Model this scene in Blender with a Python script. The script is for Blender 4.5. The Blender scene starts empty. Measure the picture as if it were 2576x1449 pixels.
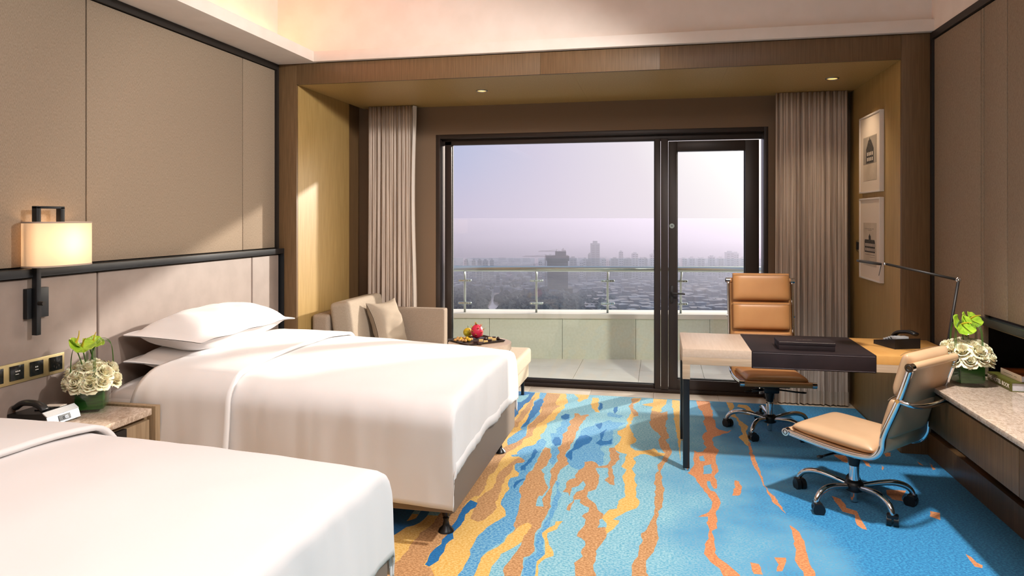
import bpy, bmesh, math, random
from mathutils import Vector, Matrix, noise
from mathutils.geometry import delaunay_2d_cdt
R=math.radians; PI=math.pi
SC=bpy.context.scene; COL=SC.collection
# ---------------------------------------------------------------- camera
cam=bpy.data.cameras.new('camera'); camo=bpy.data.objects.new('camera',cam); COL.objects.link(camo)
camo.location=(0,0,1.55); camo.rotation_euler=(R(90),0,R(11.85))
cam.sensor_width=36; cam.lens=24.778; cam.shift_y=-0.0689; cam.clip_end=40000; cam.clip_start=.05
SC.camera=camo
SC.view_settings.view_transform='Standard'; SC.view_settings.look='None'; SC.view_settings.gamma=1
SC.view_settings.use_curve_mapping=False
SC.view_settings.exposure=0.14
try:
    SC.cycles.use_denoising=True; SC.cycles.max_bounces=9; SC.cycles.diffuse_bounces=4; SC.cycles.glossy_bounces=4
    SC.cycles.transparent_max_bounces=12; SC.cycles.volume_bounces=0; SC.cycles.sample_clamp_indirect=4
    SC.cycles.caustics_reflective=False; SC.cycles.caustics_refractive=False
except Exception: pass
# ---------------------------------------------------------------- world: hazy low-sun sky
SUN=Vector((math.sin(R(39))*math.cos(R(16)),math.cos(R(39))*math.cos(R(16)),math.sin(R(16))))   # towards the sun
w=bpy.data.worlds.new('hazy_sky'); SC.world=w; w.use_nodes=True; nt=w.node_tree; nt.nodes.clear()
N=nt.nodes.new; K=nt.links.new
tc=N('ShaderNodeTexCoord'); dp=N('ShaderNodeVectorMath'); dp.operation='DOT_PRODUCT'
nm=N('ShaderNodeVectorMath'); nm.operation='NORMALIZE'; K(tc.outputs['Generated'],nm.inputs[0]); K(nm.outputs[0],dp.inputs[0]); dp.inputs[1].default_value=SUN
cr=N('ShaderNodeValToRGB'); e=cr.color_ramp.elements
e[0].position=0.0; e[0].color=(.55,.58,.78,1); e[1].position=1.0; e[1].color=(9,7.4,5.8,1)
for p,c in((.50,(.42,.48,.74)),(.57,(.50,.52,.72)),(.66,(.68,.61,.75)),(.745,(.86,.76,.82)),(.80,(1.08,.99,.98)),(.90,(1.6,1.45,1.3))):
    q=e.new(p); q.color=(*c,1)
K(dp.outputs['Value'],cr.inputs[0])
c2=N('ShaderNodeValToRGB'); e=c2.color_ramp.elements; e[0].position=.35; e[0].color=(.50,.47,.58,1); e[1].position=1.0; e[1].color=(9,7.2,5.6,1)
for p,c in((.50,(.58,.52,.66)),(.57,(.66,.57,.70)),(.66,(.77,.66,.76)),(.745,(.88,.76,.82)),(.80,(1.0,.90,.91)),(.90,(1.6,1.4,1.2))):
    q=e.new(p); q.color=(*c,1)
K(dp.outputs['Value'],c2.inputs[0]); sz=N('ShaderNodeSeparateXYZ'); K(nm.outputs[0],sz.inputs[0])
hr=N('ShaderNodeMapRange'); hr.interpolation_type='SMOOTHSTEP'; hr.inputs['From Min'].default_value=-.02; hr.inputs['From Max'].default_value=.13; hr.inputs['To Min'].default_value=1; hr.inputs['To Max'].default_value=0; K(sz.outputs['Z'],hr.inputs[0])
hm_=N('ShaderNodeMix'); hm_.data_type='RGBA'; K(hr.outputs[0],hm_.inputs['Factor']); K(cr.outputs[0],hm_.inputs['A']); K(c2.outputs[0],hm_.inputs['B'])
bg=N('ShaderNodeBackground'); bg.inputs[1].default_value=1.0; K(hm_.outputs['Result'],bg.inputs[0])
wo=N('ShaderNodeOutputWorld'); K(bg.outputs[0],wo.inputs[0])
# ---------------------------------------------------------------- lights
def light(name,kind,loc,energy,color,target=None,**kw):
    l=bpy.data.lights.new(name,kind); l.energy=energy; l.color=color
    for k,v in kw.items(): setattr(l,k,v)
    o=bpy.data.objects.new(name,l); COL.objects.link(o); o.location=loc
    if target is not None: o.rotation_euler=(Vector(target)-Vector(loc)).to_track_quat('-Z','Y').to_euler()
    return o
light('sun','SUN',(8,12,8),5.9,(1,.89,.80),(8-SUN.x,12-SUN.y,8-SUN.z),angle=R(2.0))
light('ceiling_spotlight','SPOT',(1.18,3.12,3.0),375,(1,.955,.92),(-.95,3.05,.75),spot_size=R(136),spot_blend=.30,shadow_soft_size=.09)
light('added_wall_spot','SPOT',(1.45,2.55,3.02),230,(1,.94,.86),(-2.85,4.75,1.30),spot_size=R(50),spot_blend=.55,shadow_soft_size=.12)  # added spot that brightens the left reveal and wall, not a room fixture
light('added_room_fill','AREA',(-.6,1.3,3.05),32,(1,.92,.87),(-.6,1.5,0),shape='RECTANGLE',size=2.6,size_y=1.8)  # added soft fill standing in for room bounce, out of view
light('added_camera_fill','AREA',(.0,.1,3.24),40,(1,.93,.88),(-.5,1.0,.6),shape='RECTANGLE',size=1.8,size_y=.7)  # added fill above the camera, no lamp of the room
CARPET=[('G',[(-811,6177),(-774,5970),(-752,5872),(-770,5745),(-757,5700),(-776,5557),(-784,5444),(-795,5315),(-828,5226),(-816,5110),(-815,4997),(-833,4938),(-816,4871),(-828,4782),(-839,4696),(-882,4671),(-915,4568),(-913,4507),(-947,4484),(-932,4450),(-894,4465),(-857,4429),(-832,4390),(-842,4352),(-888,4336),(-892,4307),(-866,4230),(-835,4170),(-830,4120),(-870,4086),(-866,4025),(-847,3957),(-843,3899),(-839,3912),(-846,3836),(-849,3763),(-825,3676),(-796,3616),(-786,3564),(-807,3498),(-846,3420),(-848,3361),(-869,3291),(-864,3221),(-859,3161),(-849,3081),(-845,3011),(-850,2935),(-702,2094),(-1768,1870),(-3150,3333),(-1128,3492),(-1083,3913),(-1078,3932),(-1091,4156),(-1084,4280),(-1080,4367),(-1080,4695),(-1106,5049),(-1109,5127),(-1107,5228),(-1097,5357),(-1092,5423),(-1096,5535),(-1093,5582),(-1098,5676),(-1093,5750),(-1069,5831),(-1074,5933),(-1074,6122)]),
('D',[(-1277,6149),(-1158,6132),(-1074,6122),(-1074,5933),(-1069,5831),(-1093,5750),(-1098,5676),(-1093,5582),(-1096,5535),(-1092,5423),(-1097,5357),(-1107,5228),(-1109,5127),(-1113,5077),(-1145,4784),(-1180,4303),(-1245,4020),(-1466,4243),(-1404,6166)]),
('A',[(-1242,6031),(-1160,5994),(-1117,6057),(-1114,5898),(-1134,5792),(-1194,5766)]),
('T',[(-972,6129),(-846,6114),(-851,6006),(-852,5826),(-835,5755),(-801,5738),(-830,5591),(-843,5476),(-851,5366),(-869,5258),(-891,5213),(-893,5094),(-897,5017),(-886,4927),(-906,4852),(-931,4812),(-922,4712),(-947,4625),(-968,4573),(-978,4524),(-987,4401),(-989,4343),(-985,4178),(-1001,4084),(-985,3963),(-977,3894),(-981,3788),(-1036,3777),(-1094,3989),(-1090,4078),(-1062,4175),(-1064,4243),(-1065,4385),(-1063,4506),(-1035,4590),(-1005,4694),(-959,4789),(-929,4918),(-938,5027),(-954,5140),(-935,5264),(-921,5459),(-927,5571),(-952,5683),(-965,5878),(-979,6005)]),
('T',[(-890,4444),(-857,4429),(-832,4390),(-842,4352),(-883,4337),(-899,4291),(-899,4223),(-899,4157),(-905,4117),(-893,4044),(-891,3971),(-879,3857),(-877,3810),(-952,3794),(-937,3914),(-934,3998),(-953,4081),(-950,4172),(-933,4270),(-916,4373)]),
('T',[(-906,4303),(-932,4222),(-942,4104),(-935,4010),(-924,3920),(-963,3836),(-972,3738),(-962,3682),(-968,3580),(-948,3489),(-903,3457),(-871,3505),(-854,3582),(-847,3649),(-869,3724),(-878,3805),(-878,3891),(-893,3979),(-901,4085),(-883,4145),(-881,4233)]),
('T',[(-1074,4049),(-1010,4021),(-979,3961),(-980,3883),(-1014,3752),(-1028,3679),(-1020,3569),(-1013,3465),(-1015,3384),(-1007,3272),(-1022,3196),(-1030,3108),(-1033,3042),(-1020,2982),(-983,2966),(-953,2876),(-1159,2833),(-1164,2944),(-1146,3043),(-1151,3169),(-1148,3279),(-1121,3382),(-1125,3504),(-1107,3595),(-1103,3807),(-1092,3911),(-1083,4006)]),
('D',[(-1342,3613),(-1288,3625),(-1261,3497),(-1256,3394),(-1223,3442),(-1234,3524),(-1216,3555),(-1184,3524),(-1178,3472),(-1189,3397),(-1213,3362),(-1239,3337),(-1252,3276),(-1263,3236),(-1295,3166),(-1430,3277),(-1450,3545)]),
('D',[(-1010,3718),(-965,3692),(-960,3637),(-982,3599),(-987,3533),(-975,3442),(-988,3351),(-990,3313),(-974,3260),(-984,3196),(-973,3095),(-983,3037),(-993,2972),(-1019,2990),(-1031,3051),(-1029,3117),(-1015,3189),(-1023,3241),(-1011,3327),(-1020,3443),(-1017,3527),(-1024,3601),(-1019,3681)]),
('M',[(-1034,6130),(-972,6129),(-971,5954),(-953,5805),(-948,5660),(-941,5545),(-924,5481),(-930,5371),(-941,5263),(-961,5178),(-954,5081),(-939,4971),(-926,4901),(-945,4826),(-970,4735),(-1010,4668),(-1030,4739),(-1038,4824),(-1019,4918),(-1000,4995),(-980,5037),(-1004,5071),(-1000,5170),(-989,5233),(-994,5357),(-1013,5462),(-1003,5578),(-1022,5716),(-1030,5839),(-1009,5946)]),
('D',[(-995,5923),(-966,5903),(-948,5660),(-943,5522),(-965,5300),(-967,5117),(-1000,5081),(-989,5233),(-1005,5486),(-1022,5790)]),
('T',[(-1050,5990),(-1046,5887),(-1030,5764),(-1024,5620),(-1023,5482),(-1019,5330),(-1040,5222),(-1030,5084),(-1063,5077),(-1080,5213),(-1070,5341),(-1075,5494),(-1068,5587),(-1068,5756),(-1071,5881)]),
('M',[(-834,4697),(-823,4817),(-797,4857),(-771,4794),(-753,4714),(-765,4663),(-768,4552),(-770,4447),(-765,4333),(-776,4209),(-778,4118),(-780,4031),(-786,3946),(-776,3831),(-847,3816),(-843,3899),(-847,3957),(-866,4025),(-870,4086),(-830,4120),(-835,4170),(-866,4230),(-892,4307),(-888,4336),(-842,4352),(-832,4390),(-857,4429),(-894,4465),(-932,4450),(-947,4484),(-913,4507),(-915,4568),(-882,4671)]),
('M',[(-839,3912),(-815,4062),(-798,4107),(-787,4001),(-777,3900),(-754,3831),(-728,3630),(-716,3527),(-707,3439),(-739,3273),(-764,3207),(-785,3160),(-792,3045),(-789,2948),(-769,2778),(-836,2763),(-850,2935),(-845,3011),(-849,3081),(-859,3161),(-864,3221),(-869,3291),(-848,3361),(-846,3420),(-807,3498),(-786,3564),(-796,3616),(-825,3676),(-849,3763),(-846,3836)]),
('D',[(-828,4602),(-813,4637),(-783,4580),(-794,4471),(-798,4383),(-812,4296),(-806,4242),(-832,4224),(-840,4290),(-822,4349),(-818,4437),(-814,4527)]),
('D',[(-826,4033),(-794,4102),(-782,4092),(-804,4013),(-807,3941),(-814,3928),(-821,3986)]),
('M',[(-749,5452),(-728,5522),(-695,5507),(-679,5423),(-674,5340),(-656,5242),(-669,5160),(-664,5085),(-671,5009),(-662,4903),(-659,4800),(-676,4730),(-648,4608),(-645,4517),(-646,4415),(-656,4356),(-684,4407),(-692,4493),(-691,4553),(-719,4705),(-707,4724),(-739,4869),(-775,4996),(-725,4997),(-738,5126),(-718,5189),(-729,5308)]),
('D',[(-752,5451),(-726,5511),(-693,5485),(-685,5379),(-710,5343),(-740,5389)]),
('D',[(-728,4907),(-697,4913),(-666,4850),(-663,4750),(-690,4719),(-719,4805)]),
('M',[(-539,5168),(-520,5211),(-478,5239),(-472,5301),(-417,5332),(-387,5400),(-365,5415),(-355,5366),(-269,5363),(-256,5346),(-292,5259),(-300,5199),(-330,5155),(-329,5044),(-318,4958),(-311,4857),(-329,4803),(-378,4776),(-395,4725),(-365,4668),(-356,4623),(-359,4533),(-346,4435),(-363,4397),(-390,4440),(-399,4481),(-432,4474),(-452,4427),(-462,4342),(-486,4303),(-534,4340),(-567,4417),(-595,4513),(-598,4573),(-585,4637),(-574,4752),(-567,4871),(-557,4978),(-558,5088)]),
('D',[(-555,4961),(-506,5007),(-462,4945),(-471,4823),(-507,4766),(-531,4696),(-566,4641),(-549,4508),(-558,4455),(-590,4514),(-593,4574),(-573,4703),(-567,4871)]),
('D',[(-468,5261),(-428,5330),(-420,5232),(-425,5154),(-452,5206)]),
('D',[(-419,5080),(-382,5182),(-392,5013),(-393,4890),(-351,4899),(-323,4957),(-322,4854),(-395,4789),(-430,4832),(-407,4939)]),
('D',[(-492,5889),(-472,5881),(-455,5740),(-467,5667),(-485,5733)]),
('D',[(-364,5782),(-341,5811),(-331,5696),(-340,5581),(-365,5689)]),
('M',[(-412,5588),(-386,5639),(-340,5581),(-284,5549),(-298,5482),(-346,5493),(-394,5504)]),
('G',[(-565,6053),(-512,6050),(-499,5900),(-491,5732),(-468,5599),(-500,5615),(-540,5722),(-553,5790)]),
('G',[(-734,6138),(-600,6139),(-600,6006),(-636,5973),(-659,5891),(-684,5937),(-680,6015)]),
('T',[(-652,5549),(-627,5543),(-608,5481),(-576,5521),(-550,5537),(-540,5496),(-560,5427),(-563,5343),(-581,5238),(-579,5121),(-588,5008),(-581,4902),(-590,4798),(-592,4732),(-597,4650),(-599,4542),(-576,4444),(-551,4406),(-577,4345),(-601,4272),(-599,4194),(-589,4120),(-600,4044),(-599,3973),(-592,3870),(-613,3865),(-619,3935),(-611,3994),(-627,4038),(-634,4148),(-648,4236),(-647,4358),(-633,4432),(-652,4531),(-646,4593),(-667,4667),(-657,4784),(-660,4886),(-674,4990),(-659,5086),(-666,5141),(-654,5222),(-666,5321),(-653,5407),(-649,5473)]),
('T',[(-758,4681),(-722,4656),(-701,4582),(-682,4495),(-693,4434),(-692,4335),(-707,4277),(-727,4252),(-687,4188),(-671,4115),(-655,4045),(-628,3991),(-626,3922),(-638,3860),(-751,3836),(-775,3891),(-777,3971),(-771,4032),(-783,4168),(-760,4252),(-765,4390),(-760,4539)]),
('M',[(-603,4093),(-572,4086),(-570,3870),(-570,3775),(-561,3601),(-572,3527),(-573,3457),(-586,3360),(-560,3190),(-596,3110),(-581,2991),(-566,2820),(-498,2834),(-527,3003),(-544,3121),(-517,3191),(-558,3366),(-543,3483),(-540,3606),(-541,3900)]),
('T',[(-679,4188),(-666,4080),(-635,4007),(-652,3902),(-659,3803),(-648,3714),(-610,3710),(-631,3809),(-619,3908),(-606,4013),(-593,3926),(-586,3819),(-572,3729),(-575,3630),(-582,3535),(-584,3474),(-595,3433),(-589,3332),(-574,3247),(-576,3187),(-581,3153),(-610,3139),(-598,3078),(-590,3056),(-588,2990),(-572,2852),(-654,2835),(-660,2975),(-671,3039),(-656,3113),(-647,3206),(-644,3293),(-675,3225),(-710,3334),(-705,3430),(-715,3457),(-720,3547),(-728,3630),(-747,3797),(-780,3912),(-778,4003),(-783,4110),(-781,4210),(-748,4261),(-730,4279)]),
('G',[(-789,2948),(-791,2999),(-791,3101),(-778,3161),(-743,3220),(-723,3313),(-697,3431),(-660,3508),(-629,3485),(-637,3387),(-644,3293),(-675,3225),(-711,3150),(-725,3075),(-729,3027),(-721,2962),(-709,2823),(-777,2809)]),
('G',[(-514,3549),(-483,3556),(-495,3503),(-498,3463),(-536,3408),(-540,3360),(-512,3286),(-475,3225),(-474,3192),(-505,3161),(-526,3125),(-529,3077),(-513,3006),(-486,2870),(-510,2865),(-527,3003),(-536,3075),(-544,3121),(-517,3191),(-525,3266),(-558,3366),(-560,3403),(-542,3474),(-517,3508)]),
('T',[(-458,4455),(-420,4478),(-393,4454),(-378,4399),(-383,4342),(-355,4240),(-350,4125),(-358,4013),(-379,3991),(-399,3970),(-385,3870),(-341,3814),(-326,3743),(-288,3690),(-288,3631),(-302,3609),(-296,3563),(-306,3515),(-272,3531),(-250,3491),(-250,3447),(-264,3384),(-278,3315),(-289,3273),(-284,3174),(-291,3136),(-283,3088),(-273,3056),(-255,2896),(-351,2876),(-358,3038),(-371,3141),(-348,3206),(-355,3243),(-347,3301),(-350,3366),(-389,3409),(-390,3453),(-368,3539),(-370,3604),(-392,3639),(-385,3670),(-367,3694),(-369,3755),(-417,3809),(-426,3850),(-460,3843),(-457,3779),(-459,3695),(-477,3702),(-473,3775),(-464,3842),(-470,3886),(-456,3958),(-425,3999),(-413,4062),(-443,4130),(-462,4052),(-489,4010),(-491,3881),(-507,3935),(-537,3941),(-524,4002),(-529,4075),(-524,4139),(-495,4171),(-489,4292),(-457,4354)]),
('T',[(-325,4755),(-295,4769),(-285,4684),(-258,4644),(-252,4541),(-268,4480),(-287,4406),(-275,4288),(-266,4225),(-259,4104),(-286,4110),(-321,4164),(-299,4231),(-313,4373),(-337,4368),(-383,4358),(-385,4385),(-326,4412),(-318,4441),(-309,4514),(-324,4661)]),
('G',[(-272,5195),(-246,5249),(-234,5350),(-250,5450),(-231,5560),(-225,5695),(-249,5830),(-229,5957),(-228,6110),(-150,6126),(-173,5993),(-214,5910),(-210,5791),(-162,5641),(-166,5574),(-205,5501),(-218,5236),(-191,5128),(-183,5057),(-159,4974),(-167,4904),(-196,4847),(-194,4799),(-157,4743),(-111,4737),(-57,4780),(-37,4816),(-22,4771),(-16,4725),(33,4720),(51,4740),(50,4678),(-36,4645),(-95,4678),(-130,4671),(-161,4589),(-153,4490),(-168,4390),(-146,4289),(-142,4152),(-128,4131),(-135,4082),(-127,3967),(-190,3954),(-198,4117),(-221,4235),(-205,4369),(-231,4418),(-218,4548),(-208,4654),(-254,4675),(-287,4715),(-301,4776),(-267,4900),(-267,5004),(-298,5069),(-296,5143)]),
('T',[(-240,6081),(-163,6098),(-214,5910),(-210,5791),(-162,5641),(-166,5574),(-202,5566),(-225,5695),(-249,5830),(-229,5957)]),
('G',[(-195,4234),(-145,4270),(-142,4169),(-127,4134),(-139,4071),(-130,3957),(-104,3864),(-121,3797),(-176,3734),(-218,3675),(-236,3633),(-199,3626),(-201,3592),(-232,3521),(-248,3465),(-266,3505),(-260,3580),(-278,3605),(-288,3631),(-288,3681),(-266,3725),(-260,3752),(-220,3776),(-225,3871),(-190,3933),(-191,4146)]),
('T',[(-16,4490),(23,4586),(52,4592),(18,4482),(3,4382),(12,4290),(12,4176),(25,4106),(20,3977),(11,3877),(-2,3781),(-13,3689),(-17,3594),(-9,3524),(-9,3429),(-19,3353),(-44,3285),(-54,3223),(-63,3177),(-59,3121),(-48,3103),(-33,2942),(-122,2924),(-120,3088),(-122,3172),(-113,3218),(-97,3266),(-92,3330),(-96,3369),(-79,3431),(-89,3498),(-63,3557),(-37,3674),(-26,3776),(-27,3934),(-28,4047),(-30,4321),(-6,4393)]),
('T',[(-68,5744),(-7,5734),(11,5693),(59,5748),(58,5636),(62,5530),(39,5442),(43,5323),(53,5192),(68,5068),(36,5009),(55,4912),(67,4833),(81,4772),(62,4676),(27,4523),(9,4577),(33,4716),(9,4804),(-12,4982),(4,5073),(-12,5160),(-45,5228),(-74,5338),(-71,5502)]),
('G',[(-145,5917),(-58,5985),(-53,6126),(63,6124),(42,5932),(11,5807),(17,5739),(-7,5711),(-68,5744),(-57,5863),(-119,5886)]),
('G',[(101,6119),(164,6107),(128,4573),(120,5044),(111,5357),(104,5624),(112,5714),(97,5872)]),
('O',[(298,6135),(411,6133),(404,5936),(415,5845),(399,5622),(416,5542),(404,5379),(422,5326),(473,5299),(515,5345),(482,5282),(394,5172),(358,5112),(352,4957),(380,4866),(368,4771),(347,4677),(345,4590),(352,4508),(342,4439),(325,4384),(323,4295),(318,4174),(304,4159),(294,4204),(291,4276),(273,4272),(271,4176),(281,4131),(304,4117),(318,4018),(326,3965),(308,3897),(289,3812),(276,3637),(255,3606),(250,3587),(256,3510),(249,3370),(256,3325),(296,3274),(324,3215),(334,3183),(368,3058),(304,3044),(270,3170),(255,3222),(218,3272),(198,3352),(211,3450),(238,3584),(244,3612),(230,3683),(246,3763),(191,3756),(241,3801),(271,3889),(274,3997),(258,4073),(233,4149),(215,4248),(209,4308),(163,4389),(205,4505),(219,4817),(242,4790),(283,4815),(303,4898),(301,4947),(290,5115),(300,5189),(331,5269),(329,5403),(318,5501),(336,5608),(329,5805),(304,5892)]),
('A',[(247,4700),(278,4721),(281,4619),(257,4614),(243,4655)]),
('A',[(262,4531),(315,4570),(304,4405),(258,4382)]),
('G',[(542,6136),(596,6122),(594,5976),(560,5876),(580,5724),(592,5620),(640,5448),(609,5327),(604,5146),(607,5044),(596,4912),(597,4615),(592,4440),(594,4209),(621,4113),(630,4016),(617,4226),(640,3886),(627,3939),(606,4010),(594,4152),(583,4313),(580,4450),(571,4554),(566,4665),(584,4973),(558,5102),(534,5166),(579,5247),(580,5397),(574,5658),(533,5714),(546,5919)]),
('O',[(596,5075),(607,5044),(596,4912),(597,4615),(592,4440),(594,4209),(621,4113),(630,4016),(617,4226),(640,3886),(627,3939),(606,4010),(594,4152),(583,4313),(580,4450),(571,4554),(566,4665),(584,4973)]),
('G',[(635,6081),(700,6070),(735,5867),(703,5793),(665,5967),(615,6004)]),
('O',[(429,4317),(454,4310),(456,4250),(441,4188),(453,4145),(440,4097),(422,4082),(410,4102),(422,4161),(433,4233)]),
('O',[(638,3749),(670,3677),(670,3511),(657,3406),(655,3250),(638,3035),(570,3021),(611,3241),(598,3361),(625,3537)]),
('O',[(508,3375),(558,3385),(529,3252),(499,3246),(513,3311)]),
('O',[(398,3303),(434,3294),(436,3204),(400,3196)]),
('O',[(434,4321),(456,4298),(456,4166),(419,4083),(396,4078),(418,4210)]),
('O',[(1103,4922),(1177,4904),(1160,4770),(1131,4795),(1114,4857)]),
('O',[(1262,4872),(1287,4796),(1281,4717),(1258,4743)]),
('O',[(1443,5045),(1482,5036),(1461,4963),(1426,4949)]),
('O',[(1591,4892),(1605,4816),(1584,4843)]),
('O',[(1659,4874),(1661,4767),(1635,4746)]),
('O',[(1347,4777),(1349,4716),(1330,4682)]),
('O',[(1248,4345),(1354,4354),(1294,4218),(1295,4194),(1238,4206)]),
('O',[(930,4190),(970,4150),(968,4033),(1010,3996),(1004,3846),(1007,3767),(985,3772),(965,3818),(989,3948),(939,3982)]),
('O',[(1392,4077),(1432,4063),(1404,3972),(1363,4005)]),
('O',[(1369,3597),(1386,3559),(1388,3511),(1404,3490),(1390,3464),(1363,3474)])]
# ---------------------------------------------------------------- materials
def lin(h):
    h=h.lstrip('#'); o=[]
    for i in (0,2,4):
        c=int(h[i:i+2],16)/255; o.append(c/12.92 if c<=.04045 else ((c+.055)/1.055)**2.4)
    return tuple(o)
def mat(name,c1,c2=None,rough=.6,metal=0,nscale=20,stretch=(1,1,1),detail=3,bump=0,bscale=None,bdist=.002,ramp=(.35,.65),spec=.5,coat=0,sheen=0,kind='noise',emit=None,estr=0,alpha=None,trans=0,sss=0):
    m=bpy.data.materials.new(name); m.use_nodes=True; nt=m.node_tree; b=nt.nodes['Principled BSDF']; N=nt.nodes.new; K=nt.links.new
    c1=lin(c1) if isinstance(c1,str) else c1
    b.inputs['Base Color'].default_value=(*c1,1); b.inputs['Roughness'].default_value=rough; b.inputs['Metallic'].default_value=metal
    b.inputs['Specular IOR Level'].default_value=spec; b.inputs['Coat Weight'].default_value=coat
    b.inputs['Sheen Weight'].default_value=sheen; b.inputs['Transmission Weight'].default_value=trans
    if sss: b.inputs['Subsurface Weight'].default_value=sss; b.inputs['Subsurface Scale'].default_value=.02
    if emit: b.inputs['Emission Color'].default_value=(*lin(emit),1); b.inputs['Emission Strength'].default_value=estr
    if c2 is not None or bump:
        tc=N('ShaderNodeTexCoord'); mp=N('ShaderNodeMapping'); mp.inputs['Scale'].default_value=stretch; K(tc.outputs['Object'],mp.inputs[0])
        nz=N('ShaderNodeTexNoise'); nz.inputs['Scale'].default_value=nscale; nz.inputs['Detail'].default_value=detail; K(mp.outputs[0],nz.inputs[0])
        if c2 is not None:
            c2=lin(c2) if isinstance(c2,str) else c2
            r=N('ShaderNodeValToRGB'); r.color_ramp.elements[0].position=ramp[0]; r.color_ramp.elements[1].position=ramp[1]
            r.color_ramp.elements[0].color=(*c1,1); r.color_ramp.elements[1].color=(*c2,1); K(nz.outputs['Fac'],r.inputs[0]); K(r.outputs[0],b.inputs['Base Color'])
        if bump:
            src=nz
            if bscale: src=N('ShaderNodeTexNoise'); src.inputs['Scale'].default_value=bscale; src.inputs['Detail'].default_value=2; K(mp.outputs[0],src.inputs[0])
            bp=N('ShaderNodeBump'); bp.inputs['Strength'].default_value=bump; bp.inputs['Distance'].default_value=bdist; K(src.outputs['Fac'],bp.inputs['Height']); K(bp.outputs[0],b.inputs['Normal'])
    return m
def glass_mat(name,tint,fres=1.45,rough=.0,gloss=1.0):
    m=bpy.data.materials.new(name); m.use_nodes=True; nt=m.node_tree; nt.nodes.clear(); N=nt.nodes.new; K=nt.links.new
    t=N('ShaderNodeBsdfTransparent'); t.inputs[0].default_value=(*tint,1); g=N('ShaderNodeBsdfGlossy'); g.inputs['Roughness'].default_value=rough; g.inputs[0].default_value=(gloss,gloss,gloss,1)
    f=N('ShaderNodeFresnel'); f.inputs[0].default_value=fres; mx=N('ShaderNodeMixShader'); o=N('ShaderNodeOutputMaterial')
    ge=N('ShaderNodeNewGeometry'); iv=N('ShaderNodeMath'); iv.operation='SUBTRACT'; iv.inputs[0].default_value=1; K(ge.outputs['Backfacing'],iv.inputs[1])
    ml=N('ShaderNodeMath'); ml.operation='MULTIPLY'; K(f.outputs[0],ml.inputs[0]); K(iv.outputs[0],ml.inputs[1])   # one reflection per pane, at its front face
    K(ml.outputs[0],mx.inputs[0]); K(t.outputs[0],mx.inputs[1]); K(g.outputs[0],mx.inputs[2]); K(mx.outputs[0],o.inputs[0]); return m
def carpet_mat(name,a,b,c=None,pos=(.44,.57)):
    m=bpy.data.materials.new(name); m.use_nodes=True; nt=m.node_tree; B=nt.nodes['Principled BSDF']; N=nt.nodes.new; K=nt.links.new
    B.inputs['Roughness'].default_value=.95; B.inputs['Specular IOR Level'].default_value=.1; B.inputs['Sheen Weight'].default_value=.15
    tc=N('ShaderNodeTexCoord'); mp=N('ShaderNodeMapping'); mp.inputs['Scale'].default_value=(1,1.5,1); K(tc.outputs['Object'],mp.inputs[0])
    nz=N('ShaderNodeTexNoise'); nz.inputs['Scale'].default_value=80; nz.inputs['Detail'].default_value=2; nz.inputs['Roughness'].default_value=.7; K(mp.outputs[0],nz.inputs[0])
    r=N('ShaderNodeValToRGB'); r.color_ramp.elements[0].position=pos[0]; r.color_ramp.elements[1].position=pos[1]
    r.color_ramp.elements[0].color=(*lin(a),1); r.color_ramp.elements[1].color=(*lin(b),1); K(nz.outputs['Fac'],r.inputs[0])
    out=r.outputs[0]
    if c:   # second pair of yarns mixed in towards the right side of the room, blotchy
        r2=N('ShaderNodeValToRGB'); r2.color_ramp.elements[0].position=pos[0]; r2.color_ramp.elements[1].position=pos[1]
        r2.color_ramp.elements[0].color=(*lin(c[0]),1); r2.color_ramp.elements[1].color=(*lin(c[1]),1); K(nz.outputs['Fac'],r2.inputs[0])
        sx=N('ShaderNodeSeparateXYZ'); K(tc.outputs['Object'],sx.inputs[0]); big=N('ShaderNodeTexNoise'); big.inputs['Scale'].default_value=2.2; big.inputs['Detail'].default_value=5; K(tc.outputs['Object'],big.inputs[0])
        ma=N('ShaderNodeMath'); ma.operation='MULTIPLY_ADD'; ma.inputs[1].default_value=1.6; K(big.outputs['Fac'],ma.inputs[0]); K(sx.outputs['X'],ma.inputs[2])
        mr=N('ShaderNodeMapRange'); mr.inputs['From Min'].default_value=.7; mr.inputs['From Max'].default_value=1.6; K(ma.outputs[0],mr.inputs[0])
        mx=N('ShaderNodeMix'); mx.data_type='RGBA'; K(mr.outputs[0],mx.inputs['Factor']); K(r.outputs[0],mx.inputs['A']); K(r2.outputs[0],mx.inputs['B']); out=mx.outputs['Result']
    K(out,B.inputs['Base Color'])
    bp=N('ShaderNodeBump'); bp.inputs['Strength'].default_value=.5; bp.inputs['Distance'].default_value=.004; K(nz.outputs['Fac'],bp.inputs['Height']); K(bp.outputs[0],B.inputs['Normal'])
    return m
def marble_mat(name,base,vein,dark):
    m=bpy.data.materials.new(name); m.use_nodes=True; nt=m.node_tree; B=nt.nodes['Principled BSDF']; N=nt.nodes.new; K=nt.links.new
    B.inputs['Roughness'].default_value=.18
    tc=N('ShaderNodeTexCoord'); mp=N('ShaderNodeMapping'); mp.inputs['Scale'].default_value=(1.6,1,1); mp.inputs['Rotation'].default_value=(0,0,.5); K(tc.outputs['Object'],mp.inputs[0])
    n0=N('ShaderNodeTexNoise'); n0.inputs['Scale'].default_value=34; n0.inputs['Detail'].default_value=4; n0.inputs['Distortion'].default_value=1.6; K(mp.outputs[0],n0.inputs[0])
    r=N('ShaderNodeValToRGB'); el=r.color_ramp.elements; el[0].position=.40; el[0].color=(*lin(vein),1); el[1].position=.55; el[1].color=(*lin(base),1)
    q=el.new(.485); q.color=(*lin(base),1); q=el.new(.5); q.color=(*lin(dark),1); q=el.new(.512); q.color=(*lin(base),1); K(n0.outputs['Fac'],r.inputs[0]); K(r.outputs[0],B.inputs['Base Color']); return m
M={}
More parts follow.
